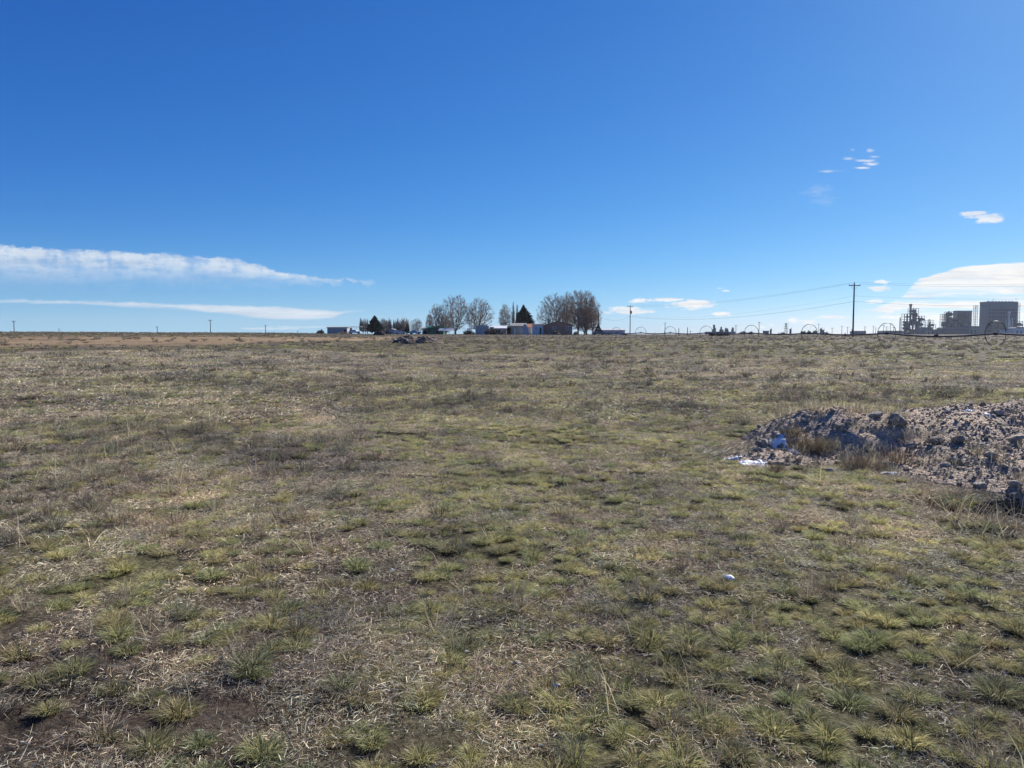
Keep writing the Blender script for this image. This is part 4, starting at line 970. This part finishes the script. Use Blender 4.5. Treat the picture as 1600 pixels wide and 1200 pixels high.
# parked cars
def car(px, D, label, c, rz=0, van=False):
    x, y, z = at(px, D); e = empty('parked_car', (x, y, z+.02), rz); tag(e, label, 'car')
    m = simple('car_paint', c, .05, 1, .3); L_ = 2.3; H1 = .95; H2 = 1.5 if not van else 1.9
    b = MB()
    prof = [(-L_, .35), (L_, .35), (L_, .75), (L_*.9, H1), (L_*.42, H1+.02), (L_*.2, H2), (-L_*.55, H2), (-L_*.85, H1+.05), (-L_, .9)]
    b.prism(prof, -.85, .85); b.build('body', m, e)
    w = MB(); w.prism([(L_*.37, H1+.08), (L_*.18, H2-.1), (-L_*.52, H2-.1), (-L_*.76, H1+.1)], -.87, .87); w.build('window', M_glass, e)
    for xx in (-1.45, 1.4):
        for yy in (-.82, .82):
            t = MB(); t.tube([(xx, yy-.1, .33), (xx, yy+.1, .33)], .33, 14); ty = t.build('tyre', M_dark, e)
car(555, 296, 'white car parked below the thin carport roof', (.7, .7, .7))
car(625.5, 292, 'white car parked right of the grey gabled shed', (.72, .72, .72), .2); car(649, 291, 'pale silver car parked below the spreading bare tree', (.5, .52, .55), -.1)
car(935, 277, 'blue car parked in front of the small conifer', (.08, .13, .22), .1)

# ------------------------------------------------------------------ poles and wires
M_pole = simple('weathered_pole', (.10, .075, .058), .3, 3); M_wire = simple('wire', (.09, .09, .10), .1, 1, .5); M_met = simple('galvanised_steel', (.30, .31, .33), .2, 2, .5, .4); M_mdark = simple('dark_steel', (.07, .07, .075), .2, 2, .5, .2)
def pole(px, ytop, D, label, arm=True, r=.16, armw=1.15, transformer=False, group=None, extra=(), z=None, cat='utility pole', name='utility_pole'):
    x, y, z0 = at(px, D); z0 = z0 if z is None else z; H = zpix(ytop, D)-z0; e = empty(name, (x, y, z0)); tag(e, label, cat, group)
    m = MB(); m.tube([(0, 0, -.8), (0, 0, H*.5), (0, 0, H)], [r, r*.85, r*.68], 10); m.build('pole', M_pole, e)
    if arm:
        a = MB(); a.box(-armw, armw, -.16-.06, -.16+.05, H-.55, H-.41); a.build('crossarm', M_pole, e)
        for q in (-armw+.1, -armw*.45, armw-.1):
            i = MB(); i.tube([(q, -.165, H-.41), (q, -.165, H-.33), (q, -.165, H-.24), (q, -.165, H-.15)], [.03, .07, .05, .03], 8); i.build('insulator', M_met, e)
        i = MB(); i.tube([(0, 0, H), (0, 0, H+.1), (0, 0, H+.22)], [.03, .06, .03], 8); i.build('insulator', M_met, e)
        for sg in (-1, 1):
            b = MB(); b.tube([(sg*armw*.62, -.165, H-.55), (sg*.05, -.14, H-1.25)], .022, 5); b.build('brace', M_met, e)
    if transformer:
        t = MB(); t.tube([(.38, -.05, H-3.1), (.38, -.05, H-3.0), (.38, -.05, H-2.0), (.38, -.05, H-1.92)], [.2, .27, .27, .2], 14); t.build('transformer', M_met, e)
    for (hh, s) in extra:
        b = MB(); b.tube([(0, -.1, H-hh), (s, -.18, H-hh)], .03, 6); b.build('bracket', M_met, e)
    return e, (x, y, z0, H)
_, PA = pole(984, 477.5, 285, 'wooden power pole with transformer between the farm and the wheel line', transformer=True, r=.17, armw=1.2)
_, PB = pole(1331.5, 443, 152, 'tall dark power pole with a crossarm nearest to the camera', r=.17, armw=1.15, extra=((2.5, .35), (3.6, .3)))
_, PC = pole(935, 488, 290, 'thick dark wooden post rising above the small conifer', arm=False, r=.22)
def wire(a, b, sag, label, r=.02, group=None):
    a = Vector(a); b = Vector(b); P = []
    for i in range(41):
        t = i/40; p = a.lerp(b, t); p.z -= sag*4*t*(1-t); P.append(p)
    m = MB(); m.tube([p-P[0] for p in P], r*.62, 5); o = m.build('wire', M_wire); o.location = P[0]; tag(o, label, 'wire', group)
def pt(P, dx, dh): return (P[0]+dx, P[1]-.15, P[2]+P[3]+dh)
wire(pt(PA, 0, .2), pt(PB, 0, .2), 1.5, 'thin topmost power wire strung left of the tall pole', .018)
wire(pt(PA, -1.1, -.15), pt(PB, -1.05, -.15), 1.6, 'power wire on the left end of the crossarms', .026)
wire(pt(PA, .4, -4), pt(PB, 0, -2.5), 2.0, 'faint middle wire strung left of the tall pole', .014)
wire(pt(PA, 0, -4.0), pt(PB, 0, -3.6), 2.2, 'lower and thicker cable strung left of the tall pole', .032)
wire(pt(PC, 0, -1.5), pt(PA, 0, -4.0), 1.6, 'drooping cable from the post by the conifer to the power pole', .03)
PX = (118, 138, float(terr(118, 138)), 10.6)
wire(pt(PB, 0, .2), pt(PX, 0, .2), .9, 'topmost wire running off to the right of the tall pole', .018)
wire(pt(PB, 1.05, -.15), pt(PX, 1.05, -.15), .9, 'upper power wire running off to the right of the tall pole', .022)
wire(pt(PB, 0, -2.5), pt(PX, 0, -2.6), .9, 'middle wire running off to the right of the tall pole', .016)
wire(pt(PB, 0, -3.6), pt(PX, 0, -3.7), 1.1, 'lower cable running off to the right of the tall pole', .028)
LP = [(24, 501, 380, 1, 'taller pole at the far left end of the skyline'), (94, 513.5, 700, 1, 'tiny pole on the left skyline near the far left pole'), (247, 510, 560, 1, 'short pole on the left skyline between the two taller ones'),
      (330, 499.5, 380, 1, 'taller pole on the skyline below the lower cloud band'), (416, 508, 520, 1, 'thin pole on the skyline left of the farm'), (466, 516, 700, 0, 'tiniest post on the skyline left of the brown brush')]
for px, yt, D, a, lab in LP: pole(px, yt, D, lab, arm=bool(a), r=.2 if D < 500 else .26, armw=1.0)
RP = [(1038.5, 504, 620, 'thin pole on the skyline between the first two big wheels'), (1060, 512.5, 260, 'short dark post between the second and third wheels'), (1073.5, 511.5, 260, 'short dark post just left of the third wheel'),
      (1185, 503, 640, 'thin pole on the skyline at the fourth wheel'), (1149, 508, 700, 'faint pole right of the dark brush heap')]
for px, yt, D, lab in RP: pole(px, yt, D, lab, arm=D > 300, r=.14 if D < 300 else .3, armw=1.6)
for px, yt in [(1278, 506), (1299, 512), (1314, 509), (1323, 511), (1350, 510), (1363, 509), (1367, 512), (1379, 508), (1384, 510), (1390, 505), (1395, 511), (1078, 517), (1330, 514)]:
    pole(px, yt, 760+random.uniform(-60, 60), 'thin hazy pole on the far skyline on either side of the tall pole', r=.26, armw=1.8, group='thin poles on the far skyline')
def lattice_pylon(px, yt, D, label, w=3.0, arms=3):
    x, y, z = at(px, D); H = zpix(yt, D)-z; e = empty('pylon', (x, y, z)); tag(e, label, 'pylon'); m = MB()
    for sx, sy in ((-1, -1), (1, -1), (1, 1), (-1, 1)): m.tube([(sx*w*.5, sy*w*.5, -.3), (sx*w*.16, sy*w*.16, H)], .16, 4)
    n = 6
    for k in range(n):
        z0 = H*k/n; z1 = H*(k+1)/n; a = w*.5+(w*.16-w*.5)*k/n; b = w*.5+(w*.16-w*.5)*(k+1)/n
        m.tube([(-a, -a, z0), (b, -b, z1)], .08, 4); m.tube([(a, -a, z0), (-b, -b, z1)], .08, 4)
    m.build('tower', M_mdark, e)
    for k in range(arms):
        a = MB(); a.box(-2.6, 2.6, -.12, .12, H*(.93-.17*k), H*(.93-.17*k)+.28); a.build('crossarm', M_mdark, e)
lattice_pylon(1227, 505, 800, 'lattice pylon with three arms right of the fourth wheel'); lattice_pylon(1404.5, 496, 900, 'thin lattice mast at the left of the tall plant tower', 1.6, 0)

# ------------------------------------------------------------------ wheel line
def wheel_line():
    pts = [(37.2-2.55*i, 59.2+11.94*i) for i in range(-1, 9)]; Rw = .965
    base = Vector((pts[0][0], pts[0][1], float(terr(*pts[0])))); e = empty('wheel_line', base); tag(e, 'long irrigation wheel line with spoked wheels crossing the right of the field', 'irrigation line')
    d = Vector((-2.55, 11.94, 0)).normalized(); s = Vector((d.y, -d.x, 0)); c3 = []
    for i, (x, y) in enumerate(pts):
        z = float(terr(x, y)); pipe_z = np.interp(y, [50, 60, 100, 150, 170], [.56, .57, .62, .66, .68])+Rw
        c = Vector((x, y, float(pipe_z)))-base; c3.append(c); m = MB(); n = 40; rs = []
        for k in range(n+1):
            t = 2*math.pi*k/n; rs.append(c+s*math.cos(t)*Rw+Vector((0, 0, math.sin(t)*Rw)))
        m.tube(rs, .031, 6, False)
        w = m.build('wheel', M_mdark, e)
        sp = MB()
        for k in range(8):
            t = 2*math.pi*k/8+.2*i; q = s*math.cos(t)+Vector((0, 0, math.sin(t)))
            sp.tube([c+q*.08, c+q*(Rw-.04)], .0055, 4)
        sp.build('spokes', M_met, w); h = MB(); h.tube([c-d*.12, c+d*.12], .13, 12); h.build('hub', M_mdark, w)
    P = []
    for i in range(len(c3)-1):
        for k in range(8):
            t = k/8; p = c3[i].lerp(c3[i+1], t); p.z -= .16*math.sin(math.pi*t)*(1.0 if i != 1 else 1.6); P.append(p)
    P.append(c3[-1]); m = MB(); m.tube(P, .072, 8); m.build('pipe', M_mdark, e)
    for i in range(len(c3)-1):
        p = c3[i].lerp(c3[i+1], .5); p.z -= .16; j = MB(); j.tube([p-d*.15, p+d*.15], .10, 8); j.tube([p, p+Vector((0, 0, .22))], .03, 6); j.build('coupler', M_mdark, e)
wheel_line()

# ------------------------------------------------------------------ power plant far away
M_pl = siding('plant_cladding', (.13, .175, .21), True, 3.0, .1); M_pld = simple('plant_dark_panels', (.06, .085, .11), .2, .1); M_plt = siding('plant_olive_cladding', (.30, .29, .22), True, 3, .1); M_frame = simple('plant_steelwork', (.15, .18, .205), .2, .1); M_tank = simple('plant_pale_tank', (.55, .57, .58), .1, .1)
PD = 1150
def lattice(m, x0, x1, y0, y1, z0, z1, nx, nz, r=.25, ny=1, brace=True, rnd=None):
    xs = np.linspace(x0, x1, nx+1); zs = np.linspace(z0, z1, nz+1); ys = np.linspace(y0, y1, ny+1)
    for x in xs:
        for y in ys: m.box(x-r, x+r, y-r, y+r, z0, z1)
    for z in zs[1:]:
        for y in ys: m.box(x0-r, x1+r, y-r*.7, y+r*.7, z-r*.9, z+r*.9)
        for x in xs: m.box(x-r*.7, x+r*.7, y0, y1, z-r*.85, z+r*.85)
        m.box(x0-.4, x1+.4, y0-.5, y1+.5, z-.12, z+.12)
    if brace:
        for i in range(nx):
            for k in range(nz):
                if rnd and rnd.random() < .45:
                    a, b = (xs[i], xs[i+1]) if rnd.random() < .5 else (xs[i+1], xs[i]); m.tube([(a, y0-.1, zs[k]), (b, y0-.1, zs[k+1])], r*.5, 4)
def pxr(a, cx): return (a-800)/FPX*PD-cx
def hz(row): return zpix(row, PD)-PZ
PZ = -2.4
def plant_block(name, px0, px1, row, depth, wall, label):
    x0 = (px0-800)/FPX*PD; x1 = (px1-800)/FPX*PD; cx = (x0+x1)/2; w = (x1-x0)/2; e = empty(name, (cx, PD, PZ)); tag(e, label, 'industrial building'); H = hz(row)
    m = MB(); m.box(-w, w, 0, depth, -1, H); m.build('wall', wall, e); r = MB(); r.box(-w-.4, w+.4, -.4, depth+.4, H, H+.9); r.build('roof', M_frame, e)
    return e, cx, w, H
rd = random.Random(5)
e, cx, w, H = plant_block('plant_hall', 1539, 1587, 472.5, 18, M_pl, 'largest dark blue grey power plant hall at the right edge')
m = MB()
for k in range(7): m.box(-w+1, w-1, -.6, -.002, H*(.16+.11*k), H*(.16+.11*k)+1.0)
for k in range(10): m.box(-w+2+k*4.2, -w+2.6+k*4.2, -.5, -.003, H*.12, H*.86)
m.build('cladding_ribs', M_frame, e)
m = MB(); m.box(-w+3, w-1.5, -.35, -.001, H*.12, H*.80); m.build('dark_panel', M_pld, e)
for sgn in (-1, 1):
    m = MB(); a = sgn*w-(12 if sgn < 0 else 0); lattice(m, min(a+sgn*.6, a+sgn*4.4), max(a+sgn*.6, a+sgn*4.4), 2, 6, 0, H*(.9 if sgn < 0 else .96), 1, 11, .22, 1, True, rd); m.build('stair_tower', M_frame, e)
m = MB(); lattice(m, -w+1, w-1, -14, -1, 0, H*.42, 9, 5, .28, 1, True, rd)
for k in range(20):
    x = rd.uniform(-w+2, w-4); z = rd.uniform(0, H*.33); m.box(x, x+rd.uniform(2, 6), -11, -4, z, z+rd.uniform(1.5, 5))
m.build('pipe_rack', M_frame, e)
m = MB(); m.tube([(0, -16, 0), (0, -16, H*.62)], 1.0, 12); m.tube([(0, -16, H*.62), (0, -16, H*.66), (0, -16, H*.72)], [1, 2.0, 1.8], 12); m.build('vent_stack', M_tank, e)
m = MB()
for k in range(4): m.tube([(-4.5+k*3, -17, 0), (-4.5+k*3, -17, H*(.45+.06*(k % 2)))], .6, 8)
m.build('tank_group', M_tank, e)
m = MB(); 
for x in (-w+1.5, -w+10, w-2): m.tube([(x, 2, H), (x, 2, H+rd.uniform(3.5, 6))], .22, 5)
for k in range(8): m.box(-w+3+k*5, -w+4.4+k*5, 1, 3, H+.9, H+1.9)
m.build('roof_vents', M_frame, e)
e, cx, w, H = plant_block('plant_boiler_house', 1493, 1516, 486.5, 10, M_plt, 'olive grey plant block left of the largest hall')
m = MB(); lattice(m, -w+1, w*.45, -9, -.6, 0, H*.93, 4, 8, .25, 1, True, rd)
for k in range(16): x = rd.uniform(-w+1, w*.1); z = rd.uniform(0, H*.75); m.box(x, x+rd.uniform(2, 5), -8, -2, z, z+rd.uniform(1.5, 4))
m.build('steel_frame', M_frame, e)
def frame_tower(name, px0, px1, row, label, nx, nz, boxes, stacks, seed, full=.6, dep=14):
    r = random.Random(seed); x0 = (px0-800)/FPX*PD; x1 = (px1-800)/FPX*PD; cx = (x0+x1)/2; w = (x1-x0)/2; H = hz(row); e = empty(name, (cx, PD-10, PZ)); tag(e, label, 'industrial tower')
    m = MB(); hs = sorted([r.uniform(.55, 1.0) for _ in range(3)], key=lambda q: abs(q-.99)); seg = np.linspace(-w, w, 4)
    prof = [full, 1.0, .72]
    for k in range(3): lattice(m, seg[k]+.02*k, seg[k+1]-.5, 0, dep, 0, H*prof[k], max(1, nx//3), max(2, int(nz*prof[k])), .24, 2, True, r)
    m.build('steel_frame', M_frame, e); b = MB()
    for k in range(boxes):
        q = r.randrange(3); x = r.uniform(seg[q], seg[q+1]-2); z = H*prof[q]*(r.random()**1.5)*.9; b.box(x, x+r.uniform(1.5, 4.5), 2, dep-2, z, z+r.uniform(1.5, 4))
    for k in range(boxes//3):
        q = r.randrange(3); x = r.uniform(seg[q]+1, seg[q+1]-1); zz = H*prof[q]; z = r.uniform(0, zz*.6); b.tube([(x, dep/2, z), (x, dep/2, z+r.uniform(4, 10))], r.uniform(.7, 1.6), 8)
    b.build('equipment', M_pld, e)
    for (px, rt, rr) in stacks:
        s = MB(); x = (px-800)/FPX*PD-cx; s.tube([(x, dep/2, H*.4), (x, dep/2, hz(rt)*.94), (x, dep/2, hz(rt)*.95), (x, dep/2, hz(rt))], [rr, rr, rr*1.5, rr*1.4], 10); s.build('stack', M_frame, e)
    return e
frame_tower('plant_tower', 1409, 1437, 482.5, 'tallest open steel plant tower with a short stack', 6, 10, 46, ((1418.5, 475.5, 1.5), (1425, 484, 1.0)), 3, .8)
frame_tower('plant_tower', 1442, 1455, 500.5, 'small open steel tower right of the tallest plant tower', 3, 6, 12, ((1448, 499, .6),), 4, .7)
frame_tower('plant_tower', 1469, 1487.5, 487.5, 'open steel tower left of the olive grey plant block', 6, 9, 32, ((1478, 486.5, .8),), 6, .9)
def low_block(px0, px1, row, label, mat, seed, dy=-25, name='plant_low_building', dd=14):
    r = random.Random(seed); D = PD+dy; x0 = (px0-800)/FPX*D; x1 = (px1-800)/FPX*D; cx = (x0+x1)/2; w = (x1-x0)/2; H = zpix(row, D)-PZ; e = empty(name, (cx, D, PZ)); tag(e, label, 'industrial building')
    m = MB(); m.box(-w, w, 0, dd, -1, H*.86); m.build('wall', mat, e); f = MB(); f.prism([(-w-.5, H*.86), (w+.5, H*.86), (w*.9, H), (-w*.9, H)], -.4, dd+.4); f.build('roof', M_frame, e)
    d = MB(); n = int(w/3)
    for k in range(n): x = -w+2+k*(2*w-4)/max(1, n); d.box(x, x+2.0, -.15, -.003, .5, H*.6)
    if n: d.build('doors', M_pld, e)
low_block(1436, 1446, 511.5, 'low plant building at the foot of the tallest tower', M_frame, 1)
low_block(1446, 1470, 514.8, 'long low plant shed between the steel towers', M_plt, 2)
low_block(1470, 1512, 511.8, 'dark low plant building in front of the olive grey block', M_pld, 3, -40)
low_block(1513, 1529, 509.5, 'low olive plant building left of the largest hall', M_plt, 4, -30)
low_block(1570, 1586, 514.5, 'pale low plant building in front of the largest hall', M_tank, 8, -60)
low_block(1584, 1640, 511, 'low white roofed plant building at the right edge', M_tank, 5, -70)
low_block(1376, 1410, 516.8, 'long low blue grey building left of the tallest plant tower', M_pl, 6, 60, 'far_building')
low_block(1333, 1352, 517, 'long low dark building right of the tall power pole', M_pl, 7, 50, 'far_building')
low_block(1197.5, 1200.5, 516.8, 'small boxy building on the skyline right of the fourth wheel', M_pld, 9, -300, 'far_building')
def far_stack(px, yt, label, r=2.0, D=1100):
    x = (px-800)/FPX*D; H = zpix(yt, D)-PZ; e = empty('far_silo', (x, D, PZ)); tag(e, label, 'silo'); m = MB(); m.tube([(0, 0, 0), (0, 0, H*.85), (0, 0, H)], [r, r, r*.4], 12); m.build('shell', M_frame, e); p = MB(); p.tube([(r, 0, 0), (r, 0, H+1)], .2, 5); p.build('ladder', M_frame, e)
far_stack(1203.3, 514, 'dark silo beside the small boxy building on the skyline', 1.0, 850); far_stack(1234, 513.5, 'dark silo right of the lattice pylon', 1.1, 850); far_stack(1281.5, 512.8, 'dark silo right of the fifth wheel', 1.2, 850); far_stack(1285, 515, 'shorter silo beside the dark silo right of the fifth wheel', 1.2, 850)
for k, (px, yt, w) in enumerate([(1113, 508.5, 5), (1124, 511.5, 4), (1131, 515, 6), (1142, 516, 4)]):
    frame = ['hazy open steel tower above the dark brush heap', 'hazy slim steel tower above the dark brush heap', 'hazy low steel structure above the dark brush heap', 'hazy steel structure at the right of the dark brush heap'][k]
    frame_tower('far_plant_tower', px-w/2, px+w/2, yt, frame, 3, 4, 8, ((px, yt-1, .5),), 20+k, .6, 5)
low_block(1104, 1148, 518.2, 'long low hazy works building behind the dark brush heap', M_pl, 12, -10, 'far_building')
for k, (px, yt, w, D, lab) in enumerate([(1160, 517.5, 14, 520, 'distant hazy tree clump left of the fourth wheel'), (1172, 518, 10, 520, 'distant hazy tree clump inside the fourth wheel'), (1254, 516, 10, 420, 'distant dark tree at the left side of the fifth wheel'), (1263, 516.3, 9, 420, 'distant dark tree inside the fifth wheel'), (1272, 516, 10, 420, 'distant dark tree at the right side of the fifth wheel'), (1222, 519, 12, 480, 'low distant bush left of the lattice pylon'), (1290, 518.5, 12, 480, 'low distant bush right of the fifth wheel')]):
    bush(px, yt, 522, w, D, lab, 50+k, M_dkscrub, 'tree', n=700)
# far snow strips and field edge beyond the skyline
def strip(px0, px1, D, zc, w, label):
    x0 = (px0-800)/FPX*D; x1 = (px1-800)/FPX*D; n = 60; xs = np.linspace(x0, x1, n); th = .35+.5*fbm(xs/12, xs*0, 66, 3)
    v = []; 
    for i, x in enumerate(xs): zt = float(ground_z(x, D)); v += [(x, D-w, zt-.4), (x, D-w*.3, zc*th[i]*(math.sin(math.pi*i/(n-1))**.3)), (x, D+w, zt-.4)]
    f = [(3*i+a, 3*i+3+a, 3*i+4+a, 3*i+1+a) for i in range(n-1) for a in (0, 1)]
    me = bpy.data.meshes.new('snow_bank'); me.from_pydata(v, [], f); me.materials.append(M_snow); o = link('snow_bank', me); tag(o, label, 'snow bank')
strip(994, 1030, 420, 1.25, 5, 'long white snow bank on the skyline at the first wheels'); strip(1030, 1064, 420, 1.15, 5, 'white snow bank on the skyline under the second wheel'); strip(1233, 1262, 420, 1.1, 5, 'white snow bank on the skyline left of the fifth wheel')

# ------------------------------------------------------------------ air
def haze():
    m = bpy.data.materials.new('haze_air'); m.use_nodes = True; nt = m.node_tree; nt.nodes.clear()
    out = nt.nodes.new('ShaderNodeOutputMaterial'); v = nt.nodes.new('ShaderNodeVolumePrincipled'); nt.links.new(v.outputs[0], out.inputs['Volume'])
    v.inputs['Color'].default_value = (.80, .88, 1.0, 1); v.inputs['Density'].default_value = .00006; v.inputs['Anisotropy'].default_value = .25
    b = MB(); b.box(-2750, 2750, -2750, 2750, -4.2, 56); o = b.build('haze', m); tag(o, kind='stuff', label='thin pale haze that softens the far plant and farm', cat='haze')
haze()
